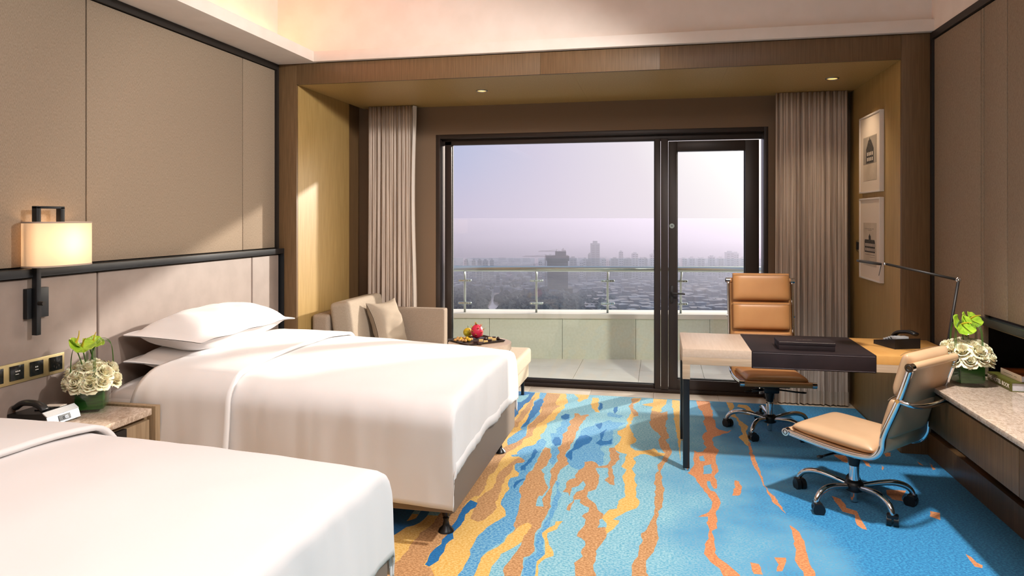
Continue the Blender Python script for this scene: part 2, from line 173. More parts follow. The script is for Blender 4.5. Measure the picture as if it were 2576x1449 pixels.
M['panel']=mat('woven_wallcloth','#968572','#806f5d',rough=.85,nscale=90,stretch=(6,6,1),bump=.35,bdist=.0015,spec=.2)
M['headboard']=mat('headboard_leather','#85766d','#7e6f66',rough=.55,nscale=9,bump=.2,bscale=420,bdist=.0006)
M['rail']=mat('dark_bronze','#2b2d30',rough=.35,metal=.6)
M['black_trim']=mat('black_trim','#1d1815',rough=.5)
M['groove']=mat('groove_shadow_gap','#2a231e',rough=.8)
M['plaster']=mat('white_plaster','#e6dad0','#e0d4c9',rough=.9,nscale=6)
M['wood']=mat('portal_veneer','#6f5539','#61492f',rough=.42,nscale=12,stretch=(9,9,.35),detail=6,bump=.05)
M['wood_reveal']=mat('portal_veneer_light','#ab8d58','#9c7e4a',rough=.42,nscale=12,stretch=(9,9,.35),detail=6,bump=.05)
M['wall_brown']=mat('brown_wall_paint','#7b634d',rough=.7)
M['frame']=mat('window_frame_bronze','#372d29',rough=.35,metal=.3)
M['gasket']=mat('rubber_gasket','#141414',rough=.5)
M['glass']=glass_mat('window_glass',(.96,.98,.98))
M['rail_glass']=glass_mat('balustrade_glass',(.93,.965,.97),1.3)
M['steel']=mat('brushed_steel','#b9c2bd',rough=.3,metal=1)
M['chrome']=mat('chrome','#d8d8da',rough=.07,metal=1)
M['plastic']=mat('black_plastic','#121315',rough=.38)
M['tile']=mat('cream_floor_tile','#d9cdbb','#cbbba5',rough=.35,nscale=3,detail=6)
M['balc_tile']=mat('balcony_tile','#f6f0de','#eee7d4',rough=.5,nscale=4)
M['balc_wall']=mat('balcony_render','#e2e7d4','#dbe0cb',rough=.85,nscale=40,bump=.3)
M['ledge']=mat('balcony_ledge_paint','#e6e0d0',rough=.6)
M['linen']=mat('white_linen','#e0dcdb',rough=.8,sheen=.2,bump=.08,nscale=600,bdist=.0004)
M['sheet']=mat('white_sheet','#dcd8d6',rough=.8,sheen=.2)
M['bed_leather']=mat('bed_base_leather','#7b6a5c',rough=.5,bump=.1,nscale=300,bdist=.0005)
M['foot']=mat('black_painted_wood','#15161a',rough=.3)
M['marble']=marble_mat('shell_marble','#cdb9a6','#b09a86','#7c5f48')
M['oak']=mat('bleached_oak','#bfa68c','#b0977c',rough=.5,nscale=10,stretch=(.5,9,9),detail=6)
M['oak_v']=mat('nightstand_oak','#a18a6d','#8e775b',rough=.5,nscale=10,stretch=(9,9,.5),detail=6)
M['oak_top']=mat('pale_oak_top','#ccb5a0','#c4ac96',rough=.45,nscale=8,stretch=(9,.5,9),detail=6)
M['tan_top']=mat('honey_veneer','#cf9a55','#c28c48',rough=.45,nscale=9,stretch=(1,.5,1),detail=5)
M['walnut']=mat('credenza_wood','#6f5334','#5d4328',rough=.42,nscale=10,stretch=(9,9,.4),detail=6)
M['dleather']=mat('dark_desk_leather','#261b1d','#1c1315',rough=.6,spec=.3,nscale=5,bump=.35,bscale=140,bdist=.0008)
M['tan_leather']=mat('tan_chair_leather','#c48d57','#b98250',rough=.42,nscale=4,bump=.12,bscale=260,bdist=.0005)
M['sand_leather']=mat('sand_chair_leather','#cda984','#c29d78',rough=.4,nscale=4,bump=.12,bscale=260,bdist=.0005)
M['sofa']=mat('woven_sofa_fabric','#a39384','#8f7f70',rough=.9,nscale=60,stretch=(2,2,16),bump=.3,bdist=.0015,spec=.15)
M['cushion']=mat('linen_cushion_fabric','#a89b8a','#98897a',rough=.9,nscale=70,stretch=(10,10,1),bump=.25,bdist=.001,spec=.15)
M['seatcloth']=mat('cream_seat_fabric','#cdbfab','#c0b19c',rough=.9,nscale=60,stretch=(2,2,16),bump=.25,bdist=.001,spec=.15)
M['curtain']=mat('striped_sheer_curtain','#d0bfb1','#9c8b7e',rough=.85,nscale=26,stretch=(7,7,.06),detail=5,ramp=(.4,.62))
M['curtain_hem']=mat('curtain_hem_fabric','#bdae9f','#ab9a8a',rough=.85,nscale=30,stretch=(7,7,.1))
M['lining']=mat('white_curtain_lining','#d8cdc2',rough=.9)
M['shade']=None
M['gold_plate']=mat('champagne_switch_plate','#c9b88a',rough=.3,metal=.8)
M['switch']=mat('black_glass_switch','#14181a',rough=.15)
M['white_ink']=mat('white_print','#b9b5ae',rough=.6)
M['silver']=mat('silver_phone_plastic','#c9ccce',rough=.3,metal=.35)
M['screen']=mat('dark_clock_display','#101820',rough=.1)
M['digit']=mat('dim_blue_digits','#3a5a7a',rough=.3,emit='#4a78b0',estr=.25)
M['paper']=mat('phone_card_paper','#ddd2c4',rough=.7)
M['petal']=mat('cream_rose_petal','#efe8cd','#e6ddb6',rough=.6,nscale=9,sss=.25)
M['spathe']=mat('green_anthurium','#a9c73a','#7fa62a',rough=.12,nscale=30,bump=.4,bscale=45,bdist=.004,coat=.6,ramp=(.3,.7))
M['spadix']=mat('yellow_spadix','#e0b92a','#6f7a26',rough=.5,nscale=6)
M['stem']=mat('flower_stem','#3f6420',rough=.45)
M['leaf']=mat('dark_green_leaf','#24561b','#123a10',rough=.35,nscale=12,stretch=(1,1,9))
M['vase_glass']=glass_mat('vase_glass',(.90,.95,.90),1.5)
M['white_frame']=mat('white_picture_frame','#d9cdc2',rough=.5)
M['print_mat']=mat('print_mount_card','#d8c6b2',rough=.8)
M['print_paper']=mat('engraving_paper','#c3b19b','#b4a28c',rough=.8,nscale=8)
M['print_sky']=mat('engraving_tint','#8e8172','#a29484',rough=.8,nscale=5)
M['ink']=mat('engraving_ink','#2b2622','#4a423a',rough=.8,nscale=40)
M['ink_mid']=mat('engraving_ink_mid','#756a5e',rough=.8)
M['niche']=mat('black_niche_lacquer','#050505',rough=.25)
M['book_green']=mat('olive_book_cover','#5a5a1e','#4e4e1a',rough=.5)
M['book_cream']=mat('cream_book_cover','#d6bda0',rough=.5)
M['book_orange']=mat('orange_dustjacket','#b5602a','#5a2a14',rough=.4,nscale=9)
M['pages']=mat('book_pages','#d5d2d4','#c4c1c4',rough=.8,nscale=60,stretch=(1,1,12))
M['led']=mat('cove_led_strip','#ffffff',emit='#ff9c62',estr=27)
M['bulb']=mat('warm_bulb','#ffffff',emit='#ffb066',estr=2.5)
M['dl_bulb']=mat('downlight_lens','#ffffff',emit='#ff9a45',estr=3.2)
M['dark_tray']=mat('dark_serving_tray','#2c221f',rough=.35)
M['orange_fruit']=mat('green_orange_peel','#d9a51a','#a9a31a',rough=.45,nscale=6,bump=.3,bscale=160)
M['longan']=mat('longan_skin','#c99a5a','#b5854a',rough=.7,nscale=20,bump=.3)
M['lemon']=mat('lemon_skin','#dcb32a','#c9a021',rough=.5,nscale=10)
M['pitaya']=mat('dragon_fruit_skin','#d0304a','#b82240',rough=.4,nscale=6)
M['pitaya_scale']=mat('dragon_fruit_scales','#9aa22e','#c9584a',rough=.5,nscale=14)
M['choc_dark']=mat('dark_chocolate','#33201a',rough=.3)
M['choc_cream']=mat('cream_cake','#d9b876',rough=.6)
# lamp shade: thin translucent cloth
m=bpy.data.materials.new('cream_lamp_shade'); m.use_nodes=True; nt=m.node_tree; nt.nodes.clear(); N=nt.nodes.new; K=nt.links.new
d=N('ShaderNodeBsdfDiffuse'); d.inputs[0].default_value=(.78,.68,.54,1); t=N('ShaderNodeBsdfTranslucent'); t.inputs[0].default_value=(.95,.80,.62,1)
mx=N('ShaderNodeMixShader'); mx.inputs[0].default_value=.55; o=N('ShaderNodeOutputMaterial'); K(d.outputs[0],mx.inputs[1]); K(t.outputs[0],mx.inputs[2]); K(mx.outputs[0],o.inputs[0]); M['shade']=m
M['shade_trim']=mat('shade_trim_tape','#a08f80',rough=.8)
# ---------------------------------------------------------------- helpers
def tag(o,label=None,cat=None,group=None,kind=None):
    if label: o['label']=label
    if cat: o['category']=cat
    if group: o['group']=group
    if kind: o['kind']=kind
    return o
def thing(name,label,cat,loc=(0,0,0),rz=0,group=None):
    o=bpy.data.objects.new(name,None); COL.objects.link(o); o.location=loc; o.rotation_euler=(0,0,rz); o.empty_display_size=.05
    return tag(o,label,cat,group)
def link(name,me,m,parent=None,smooth=False,loc=None,rot=None):
    if m is not None and not me.materials: me.materials.append(M[m] if isinstance(m,str) else m)
    if smooth:
        for p in me.polygons: p.use_smooth=True
    o=bpy.data.objects.new(name,me); COL.objects.link(o)
    if parent: o.parent=parent
    if loc: o.location=loc
    if rot: o.rotation_euler=rot
    return o
def obj(name,bm,m,parent=None,smooth=False,loc=None,rot=None,auto=None,keep=False):
    me=bpy.data.meshes.new(name); bmesh.ops.recalc_face_normals(bm,faces=bm.faces) if not keep else None
    bm.to_mesh(me); bm.free()
    o=link(name,me,m,parent,smooth,loc,rot)
    if auto:
        for p in me.polygons: p.use_smooth=True
        try: me.set_sharp_from_angle(angle=R(auto))
        except Exception: pass
    return o
def B(): return bmesh.new()
def box(bm,x0,x1,y0,y1,z0,z1,bev=0,seg=2,rz=0,c=None):
    r=bmesh.ops.create_cube(bm,size=1); vs=r['verts']
    bmesh.ops.scale(bm,vec=(x1-x0,y1-y0,z1-z0),verts=vs); bmesh.ops.translate(bm,vec=((x0+x1)/2,(y0+y1)/2,(z0+z1)/2),verts=vs)
    if bev:
        es=list({e for v in vs for e in v.link_edges}); r2=bmesh.ops.bevel(bm,geom=es,offset=bev,segments=seg,affect='EDGES',profile=.6); vs=list({v for f in r2['faces'] for v in f.verts}|{v for v in vs if v.is_valid})
    return vs
def bx(name,m,x0,x1,y0,y1,z0,z1,parent=None,bev=0,seg=2,**k):
    bm=B(); box(bm,x0,x1,y0,y1,z0,z1,bev,seg); return obj(name,bm,m,parent,auto=(40 if bev else None),**k)
def tube(bm,pts,r,n=10,closed=False,radii=None,cap=True,flat=None):
    P=[Vector(p) for p in pts]; m=len(P); rings=[]; prev=None
    for i,p in enumerate(P):
        a=P[i-1] if (i or closed) else P[0]; b=P[(i+1)%m] if (i<m-1 or closed) else P[-1]
        t=(b-a).normalized()
        if prev is None:
            up=Vector((0,0,1)) if abs(t.z)<.9 else Vector((1,0,0)); x=t.cross(up).normalized()
        else: x=(prev-t*prev.dot(t)).normalized()
        prev=x; y=t.cross(x); rr=radii[i] if radii else r
        fx,fy=flat if flat else (1,1)
        rings.append([bm.verts.new(p+x*math.cos(2*PI*k/n)*rr*fx+y*math.sin(2*PI*k/n)*rr*fy) for k in range(n)])
    for i in range(m if closed else m-1):
        a=rings[i]; b=rings[(i+1)%m]
        for k in range(n): bm.faces.new((a[k],a[(k+1)%n],b[(k+1)%n],b[k]))
    if cap and not closed: bm.faces.new(rings[0][::-1]); bm.faces.new(rings[-1])
def smooth_path(pts,k=6,closed=False):
    P=[Vector(p) for p in pts]; out=[]; n=len(P)
    for i in range(n if closed else n-1):
        p0=P[(i-1)%n] if (i or closed) else P[0]; p1=P[i]; p2=P[(i+1)%n]; p3=P[(i+2)%n] if (i<n-2 or closed) else P[-1]
        for j in range(k):
            t=j/k; out.append(.5*((2*p1)+(-p0+p2)*t+(2*p0-5*p1+4*p2-p3)*t*t+(-p0+3*p1-3*p2+p3)*t**3))
    if not closed: out.append(P[-1])
    return out
def lathe(bm,prof,n=24,c=(0,0,0),sx=1,sy=1):
    rings=[]
    for r,z in prof:
        rings.append([bm.verts.new((c[0]+math.cos(2*PI*k/n)*max(r,1e-4)*sx,c[1]+math.sin(2*PI*k/n)*max(r,1e-4)*sy,c[2]+z)) for k in range(n)])
    for a,b in zip(rings,rings[1:]):
        for k in range(n): bm.faces.new((a[k],a[(k+1)%n],b[(k+1)%n],b[k]))
    bm.faces.new(rings[0][::-1]); bm.faces.new(rings[-1])
def cyl(bm,c,r,h,n=20,axis='z'):
    v0=len(bm.verts); r0=bmesh.ops.create_cone(bm,cap_ends=True,segments=n,radius1=r,radius2=r,depth=h); vs=r0['verts']
    if axis=='x': bmesh.ops.rotate(bm,verts=vs,matrix=Matrix.Rotation(PI/2,3,'Y'))
    if axis=='y': bmesh.ops.rotate(bm,verts=vs,matrix=Matrix.Rotation(PI/2,3,'X'))
    bmesh.ops.translate(bm,vec=c,verts=vs); return vs
def grid(bm,f,nu,nv):
    vs=[[bm.verts.new(f(i/nu,j/nv)) for j in range(nv+1)] for i in range(nu+1)]
    for i in range(nu):
        for j in range(nv): bm.faces.new((vs[i][j],vs[i+1][j],vs[i+1][j+1],vs[i][j+1]))
    return vs
def poly(bm,pts): return bm.faces.new([bm.verts.new(p) for p in pts])
def solid(o,t,off=-1):
    md=o.modifiers.new('thickness','SOLIDIFY'); md.thickness=t; md.offset=off; return o
def subsurf(o,l=1):
    md=o.modifiers.new('smooth','SUBSURF'); md.levels=l; md.render_levels=l; return o
def struct(o,**k): o['kind']='structure'; return o
def text(name,s,size,m,parent,mtx,ext=.0004,align='CENTER'):
    cu=bpy.data.curves.new(name,'FONT'); cu.body=s; cu.size=size; cu.extrude=ext; cu.align_x=align; cu.align_y='CENTER'; cu.resolution_u=3
    t_=bpy.data.objects.new(name,cu); COL.objects.link(t_); bpy.context.view_layer.update()
    me=bpy.data.meshes.new_from_object(t_.evaluated_get(bpy.context.evaluated_depsgraph_get())); bpy.data.objects.remove(t_); bpy.data.curves.remove(cu)
    me.materials.clear(); me.materials.append(M[m]); me.transform(mtx); o=bpy.data.objects.new(name,me); COL.objects.link(o); o.parent=parent; return o
def pillow_bm(L,Wd,T,flange=0,n=14,seed=0,pinch=.5,wr=.004):
    """soft pillow lying flat, centred on the origin"""
    bm=B(); rnd=seed*7.3
    def shape(u,v,s):
        a=2*u-1; b=2*v-1
        x=a*L/2*(1-.06*pinch*(1-b*b)*abs(a)); y=b*Wd/2*(1-.10*pinch*(1-a*a)*abs(b))
        fa=flange/(L/2); fb=flange/(Wd/2)
        ea=min(1,abs(a)/(1-fa)); eb=min(1,abs(b)/(1-fb))
        h=((1-ea**2.6)*(1-eb**2.6)); h=max(h,0)**.42
        w=noise.noise(Vector((x*7+rnd,y*7,s*3)))*wr*2+noise.noise(Vector((x*22+rnd,y*9,s)))*wr
        edge=(abs(a)**8+abs(b)**8)
        return Vector((x,y,s*(h*T/2+.002)+w*h+.010*math.sin(a*9+rnd)*edge*(.4 if flange else .1)))
    top=grid(bm,lambda u,v:shape(u,v,1),n*2,n); bot=grid(bm,lambda u,v:shape(u,v,-1),n*2,n)
    bmesh.ops.remove_doubles(bm,verts=bm.verts,dist=.0035); return bm
# ================================================================ ROOM SHELL
XL,XR=-2.96,1.74; YP=5.05; ZC=2.75; ZT=3.32; YB=-1.6
o=bx('floor','tile',XL-.2,XR+.5,YB,6.6,-.25,-.012); struct(o)
# marble threshold tiles in front of the window, each one a piece
for i in range(8):
    x0=-2.78+i*.545; bx('tile','tile',x0+.001,min(x0+.544,1.55),6.145,6.40,-.012,.002,o,bev=.001)
# ---- carpet: the woven shapes are real outlines in one flat pile surface
def in_poly(x,y,P):
    c=False; j=len(P)-1
    for i in range(len(P)):
        xi,yi=P[i]; xj,yj=P[j]
        if (yi>y)!=(yj>y) and x<(xj-xi)*(y-yi)/(yj-yi)+xi: c=not c
        j=i
    return c
def wiggle(P):
    out=[]
    for i in range(len(P)):
        a=Vector(P[i]).to_3d()/1000; b=Vector(P[(i+1)%len(P)]).to_3d()/1000; n=max(1,min(14,int((b-a).length/.028)))
        for k in range(n):
            p=a.lerp(b,k/n); q=p*16; amp=.011 if p.y<6 else .004
            out.append((p.x+noise.noise(q)*amp+noise.noise(p*60)*.004,p.y+noise.noise(q+Vector((9,3,1)))*amp+noise.noise(p*60+Vector((5,5,5)))*.004))
    return out
def build_carpet():
    x0,x1,y0,y1=XL,XR,YB,6.14
    polys=[(c,[(min(max(x,x0+.002),x1-.002),min(max(y,y0+.002),y1-.002)) for x,y in wiggle(P)]) for c,P in CARPET]
    BD=[(x0,y0),(x1-.03,y0),(x1-.03,YP-.006),(1.545,YP-.006),(1.545,y1),(-2.775,y1),(-2.775,YP-.006),(x0,YP-.006)]; vs=list(BD); es=[(i,(i+1)%8) for i in range(8)]
    for c,P in polys:
        b=len(vs); vs+=P; es+=[(b+i,b+(i+1)%len(P)) for i in range(len(P))]
    V,E,F,_,_,_=delaunay_2d_cdt([Vector(v) for v in vs],es,[],0,1e-5)
    bb=[(min(p[0] for p in P),max(p[0] for p in P),min(p[1] for p in P),max(p[1] for p in P)) for c,P in polys]
    me=bpy.data.meshes.new('carpet'); me.from_pydata([(v.x,v.y,.0) for v in V],[],[tuple(f) for f in F if in_poly(sum(V[i].x for i in f)/len(f),sum(V[i].y for i in f)/len(f),BD)])
    keys='AMDGTO'
    for k in keys: me.materials.append(CM[k])
    for p in me.polygons:
        cx,cy=p.center.x,p.center.y; col='A'
        for (c,P),q in zip(reversed(polys),reversed(bb)):
            if q[0]<=cx<=q[1] and q[2]<=cy<=q[3] and in_poly(cx,cy,P): col=c; break
        p.material_index=keys.index(col)
    me.update(); return me
CM={'A':carpet_mat('aqua_wool','#9fcbd6','#62a8c2',('#2a74aa','#3f9aca')),'M':carpet_mat('mid_blue_wool','#3f8cc4','#80b8d4'),'D':carpet_mat('deep_blue_wool','#1462a0','#1f78b6'),
    'G':carpet_mat('gold_wool','#dba850','#ecc67c'),'T':carpet_mat('tan_wool','#ad7e50','#d3a474'),'O':carpet_mat('orange_tan_wool','#c67c50','#de9c68')}
cm=build_carpet(); co=link('carpet',cm,None); co.location=(0,0,.006)
solid(co,.014,-1); tag(co,'hand tufted carpet with blue, gold and tan watery streaks across the room','carpet')
# ---- left wall: cloth panels above a dark rail, leather headboard panels below
wl=bx('wall_left','groove',XL-.22,XL-.006,YB,YP+1.4,-.2,ZT+.1); struct(wl)
for y0,y1 in ((YB,-.2),(-.2,1.35),(1.35,3.163),(3.163,4.582),(4.582,5.018)): bx('panel','panel',XL-.02,XL+.012,y0+.004,y1-.004,1.315,2.70,wl,bev=.003)
for y0,y1 in ((YB,-.2),(-.2,1.55),(1.55,3.205),(3.205,4.647),(4.647,5.02)): bx('headboard_panel','headboard',XL-.02,XL+.045,y0+.0035,y1-.0035,.02,1.262,wl,bev=.010,seg=3)
t=bx('trim_1','rail',XL,XL+.075,YB,5.075,1.268,1.308,bev=.002); struct(t)
t=bx('trim_2','rail',XL,XL+.075,5.035,5.075,0,1.268,bev=.002); struct(t)
t=bx('trim_3','black_trim',XL,XL+.03,YB,5.02,2.705,2.748); struct(t)
t=bx('trim_4','black_trim',XL,XL+.03,5.02,5.052,1.308,2.748); struct(t)
# ---- right wall
wr=bx('wall_right','groove',XR+.35,XR+.5,YB,YP+1.5,-.2,ZT+.1); struct(wr)
bx('backing','groove',XR+.012,XR+.36,4.315,YP+.02,-.1,2.76,wr); bx('backing','groove',XR+.012,XR+.36,YB,4.32,1.02,2.76,wr); bx('backing','groove',XR+.012,XR+.36,YB,4.32,-.1,.655,wr)
bx('niche_lining','niche',XR+.345,XR+.352,YB,4.315,.66,1.0,wr); bx('niche_lining','niche',XR+.02,XR+.35,4.309,4.315,.68,1.0,wr); bx('niche_lining','niche',XR+.02,XR+.35,YB,4.31,1.0,1.02,wr)
for y0,y1,z0,z1 in ((4.345,5.02,.20,2.70),(4.309,4.341,.69,2.70),(4.044,4.305,1.02,2.70),(2.6,4.040,1.02,2.70),(1.2,2.596,1.02,2.70),(YB,1.196,1.02,2.70),(2.9,4.341,.20,.60),(1.4,2.896,.20,.60)):
    bx('panel','panel',XR-.004,XR+.03,y0+.002,y1-.002,z0,z1,wr,bev=.003)
bx('niche_shelf','marble',1.733,2.085,.2,4.306,.655,.68,wr)
t=bx('trim_5','black_trim',XR-.02,XR+.02,YB,5.03,2.705,2.748); struct(t)
t=bx('trim_6','black_trim',XR-.018,XR+.02,5.022,5.05,.0,2.748); struct(t)
t=bx('baseboard_right','walnut',XR-.035,XR+.012,YB,5.05,0,.155,bev=.002); struct(t)
t=bx('trim_7','steel',XR-.03,XR+.03,YB,4.305,.965,1.008,bev=.003); struct(t); t.data.materials.clear(); t.data.materials.append(mat('smoked_glass_lip','#39403a',rough=.12))
# ---- portal: pilasters, header, reveals and soffit in veneer boards
pw=bx('wall_portal','wood',XL,-2.83,YP,6.55,-.1,ZT); struct(pw)
bx('veneer_board','wood',XL+.0,-2.78,YP-.004,YP+.02,0,2.748,pw,bev=.001)
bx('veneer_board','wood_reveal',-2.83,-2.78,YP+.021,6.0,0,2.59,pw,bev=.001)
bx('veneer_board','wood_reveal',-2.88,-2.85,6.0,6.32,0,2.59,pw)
bx('veneer_board','wood',1.55,XR-.02,YP-.004,YP+.02,0,2.748,pw,bev=.001)
bx('backing','wood',1.60,XR+.4,YP,6.55,-.1,ZT,pw)
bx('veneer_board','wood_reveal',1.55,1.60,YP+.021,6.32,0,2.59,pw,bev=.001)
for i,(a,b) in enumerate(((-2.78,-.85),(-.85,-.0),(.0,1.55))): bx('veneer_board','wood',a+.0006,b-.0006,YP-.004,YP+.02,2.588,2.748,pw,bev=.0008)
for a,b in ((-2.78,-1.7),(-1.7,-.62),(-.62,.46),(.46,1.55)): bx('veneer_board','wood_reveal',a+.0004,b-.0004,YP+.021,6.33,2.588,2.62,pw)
bx('backing','wood',-2.83,1.6,YP+.01,6.6,2.62,ZT,pw)
# ---- ceiling: lowered left soffit, back fascia, raised coffer
cl=bx('ceiling','plaster',XL-.1,XR+.3,YB,YP+.2,ZT,ZT+.15); struct(cl)
bx('soffit','plaster',XL,-2.61,YB,YP-.005,2.75,2.83,cl,bev=.0015)
bx('fascia','plaster',-2.61,XR,YP-.05,YP-.004,2.752,2.83,cl,bev=.0015)
bx('coffer_wall','plaster',XL-.1,XR+.2,YP-.006,YP+.1,2.83,ZT,cl)
bx('coffer_wall','plaster',XL-.15,XL+.02,YB,YP,2.83,ZT,cl)
bx('coffer_wall','plaster',XR-.01,XR+.3,YB,YP,2.752,ZT,cl)
l=bx('led_strip','led',XL+.10,XL+.13,YB+.1,YP-.12,2.835,2.85); tag(l,'warm glowing light strip hidden on the left ceiling soffit','light strip')
wb=bx('wall_back','panel',XL-.2,XR+.5,YB-.15,YB,-.2,ZT+.1); struct(wb)
# ---- window wall
WY=6.33
ww=bx('wall_front','wall_brown',-2.9,-2.06,WY,WY+.28,-.2,2.62); struct(ww)
bx('masonry','wall_brown',.905,1.62,WY,WY+.28,-.2,2.62,ww); bx('masonry','wall_brown',-2.06,.905,WY,WY+.28,2.325,2.62,ww)
bx('masonry','wall_brown',-2.06,.905,WY+.02,WY+.28,-.2,.002,ww)
win=thing('window_1',None,None,(0,0,0)); win['kind']='structure'
FY0,FY1=WY+.005,WY+.15
def fr(n,*a,par=None,m='frame',**k): return bx(n,m,*a,par or win,bev=.002,**k)
fr('outer_frame',-2.06,-2.02,FY0,FY1+.05,.0,2.325); fr('outer_frame',.872,.905,FY0,FY1+.05,.0,2.325); fr('outer_frame',-2.02,.872,FY0,FY1+.05,2.288,2.325); fr('outer_frame',-2.02,.872,FY0+.05,FY1,.0,.028)
fr('window_frame',-2.0,-1.935,FY0+.09,FY1,.02,2.27); fr('window_frame',-2.02,.87,FY0+.09,FY1,2.235,2.29)
fr('window_frame',-1.935,-.045,FY0+.09,FY1,.025,.055)
fr('mullion',-.045,.005,FY0+.06,FY1,.02,2.25); fr('mullion',.008,.072,FY0+.05,FY1,.02,2.25)
bx('gasket','gasket',-1.935,-1.928,FY0+.11,FY1-.01,.055,2.235,win); bx('gasket','gasket',-.052,-.045,FY0+.11,FY1-.01,.055,2.235,win); bx('gasket','gasket',-1.93,-.05,FY0+.11,FY1-.01,.055,.06,win)
bx('pane','glass',-1.935,-.045,FY1-.03,FY1-.024,.055,2.24,win)
dr=thing('door_1',None,None,(0,0,0)); dr['kind']='structure'
def df(*a): return bx('door_frame','frame',*a,dr,bev=.003)
df(.075,.150,FY0+.07,FY1,.025,2.225); df(.725,.84,FY0+.07,FY1,.025,2.225); df(.150,.725,FY0+.07,FY1,2.135,2.225); df(.150,.725,FY0+.07,FY1,.025,.115)
bx('gasket','gasket',.150,.725,FY0+.10,FY1-.01,.115,.122,dr); bx('gasket','gasket',.15,.156,FY0+.10,FY1-.01,.115,2.135,dr); bx('gasket','gasket',.719,.725,FY0+.10,FY1-.01,.115,2.135,dr)
bx('pane','glass',.15,.725,FY1-.03,FY1-.024,.12,2.14,dr)
hd=bx('door_handle','black_trim',.092,.115,FY0+.045,FY0+.072,.80,.945,dr,bev=.002)
bm=B(); tube(bm,smooth_path([(.103,FY0+.06,.885),(.103,FY0+.012,.885),(.12,FY0+.005,.884),(.215,FY0+.005,.880)],4),.0075,8); obj('lever','black_trim' and bm,'black_trim',hd,smooth=True)
bm=B(); cyl(bm,(.104,FY0+.065,1.475),.022,.012,20,'y'); lk=obj('lock_cylinder',bm,'steel',dr,auto=30); bx('keyway','gasket',.096,.112,FY0+.055,FY0+.06,1.472,1.478,lk)
# ---- balcony
BY=6.62
bf=bx('balcony_floor','balc_tile',-5.5,5.5,BY-.02,9.2,-.3,-.014); struct(bf)
ang=math.atan(.168)
for i in range(9):
    for j in range(3):
        x0=-3.3+i*.62; y0=BY+j*.62; bx('tile','balc_tile',x0+.002,x0+.618,y0+.002,y0+.618,-.014,-.0,bf)
par=thing('wall_balcony',None,None,(-.06,7.84,0),ang); par['kind']='structure'
for i in range(10):
    x0=-4.2+i*.80; bx('render_panel','balc_wall',x0+.002,x0+.798,0,.06,-.05,.44,par,bev=.001)
bx('core','balc_wall',-4.2,4.2,.06,.30,-3,.45,par); bx('ledge','ledge',-4.2,4.2,-.035,.34,.445,.497,par,bev=.006)
bs=thing('balcony_balustrade','steel handrail on slim posts with clamped glass panes above the balcony parapet','balustrade',(-.06,7.84,0),ang)
bm=B(); tube(bm,[(-4.2,0.02,.985),(4.2,.02,.985)],.031,16); obj('handrail',bm,'steel',bs,smooth=True)
posts=[-2.08-.79*2.0,-2.08-.80,-2.08,-1.285,-.50,.30,1.10,1.90,2.70]
for x in posts:
    bm=B(); tube(bm,[(x,.07,.49),(x,.07,.86),(x,.02,.97)],.0125,10); pp=obj('post',bm,'steel',bs,smooth=True)
    for z in (.60,.85):
        bx('clamp','steel',x-.075,x+.075,.055,.085,z-.013,z+.013,pp,bev=.011,seg=3)
        for dx in (-.055,-.018,.03,.058):
            bm=B(); cyl(bm,(x+dx,.052,z),.006,.008,10,'y'); obj('bolt',bm,'chrome',pp)
for a,b in zip(posts,posts[1:]): bx('glass_pane','rail_glass',a+.02,b-.02,.066,.074,.53,1.10,bs)
# ================================================================ BEDS
def edge(s,L,r):
    s0=L-r
    if s<=s0: return s,0
    th=(s-s0)/r
    if th<PI/2: return s0+r*math.sin(th),r*(1-math.cos(th))
    return L,r+(s-s0-r*PI/2)
BX0,BX1,BY0,BY1=-2.90,-.95,3.20,4.62
def bed_top(x,y,base=.645):
    u=(x-BX0)/(BX1-BX0); v=(y-BY0)/(BY1-BY0); v=min(max(v,0),1)
    h=base+.055*(1-max(0,min(1,(u-.25)/.75))**1.5)
    h+=.050*(1-abs(2*v-1)**2.6)*(1-.55*max(0,u)**4)
    h+=.006*noise.noise(Vector((x*2.2,y*2.2,1)))
    return h
def drape_bm(xa,xb,foot,near,far,off=0,nu=70,nv=90,flare=.04,seed=0,r=.028,wr=.006,skew=0,strip=None):
    """cloth laid over the bed: from xa towards the foot (xb), hanging `foot`, `near` and `far` over the edges"""
    L=xb-xa; W=BY1-BY0+2*off; bm=B(); rs=.11; totu=L+foot; totv=near+W+far
    def f(u,v):
        a=u*totu; b=v*totv-near
        if strip=='near': b=-near+v*.065
        if strip=='foot': a=totu-.055+u*.055
        if foot: xx,dx=edge(a,L+off,r)
        else: xx,dx=a,0
        if b<W/2: yy,dy=edge(W/2-b,W/2,rs); y=BY0-off+W/2-yy; sgn=-1
        else: yy,dy=edge(b-W/2,W/2,rs); y=BY0-off+W/2+yy; sgn=1
        x=xa+xx+skew*(dy+ (.25*abs(2*(y-BY0)/(BY1-BY0)-1)**3))*(1-u)
        d=(dx**6+dy**6)**(1/6) if dx+dy>0 else 0
        z=bed_top(min(x,BX1),y)+off-d
        hx=max(0,dx-.03); hy=max(0,dy-.03)
        x+=flare*hx*(1 if foot else 0)-(.06*hy*max(0,(x-BX1+.25)/.25)*0); y+=sgn*flare*hy
        ks=1 if d>.03 else 0
        n1=noise.noise(Vector((x*5+seed,y*5,z*1.2))); n2=noise.noise(Vector((x*17+seed,y*17,z*3)))
        if dx>dy and ks: x+=wr*3*n1*min(1,dx*4)+wr*n2
        elif ks: y+=sgn*(-wr*2*n1*min(1,dy*4)+wr*.5*n2)
        else: z+=wr*.8*n1+wr*.15*n2
        return Vector((x,y,z))
    grid(bm,f,nu,nv); return bm
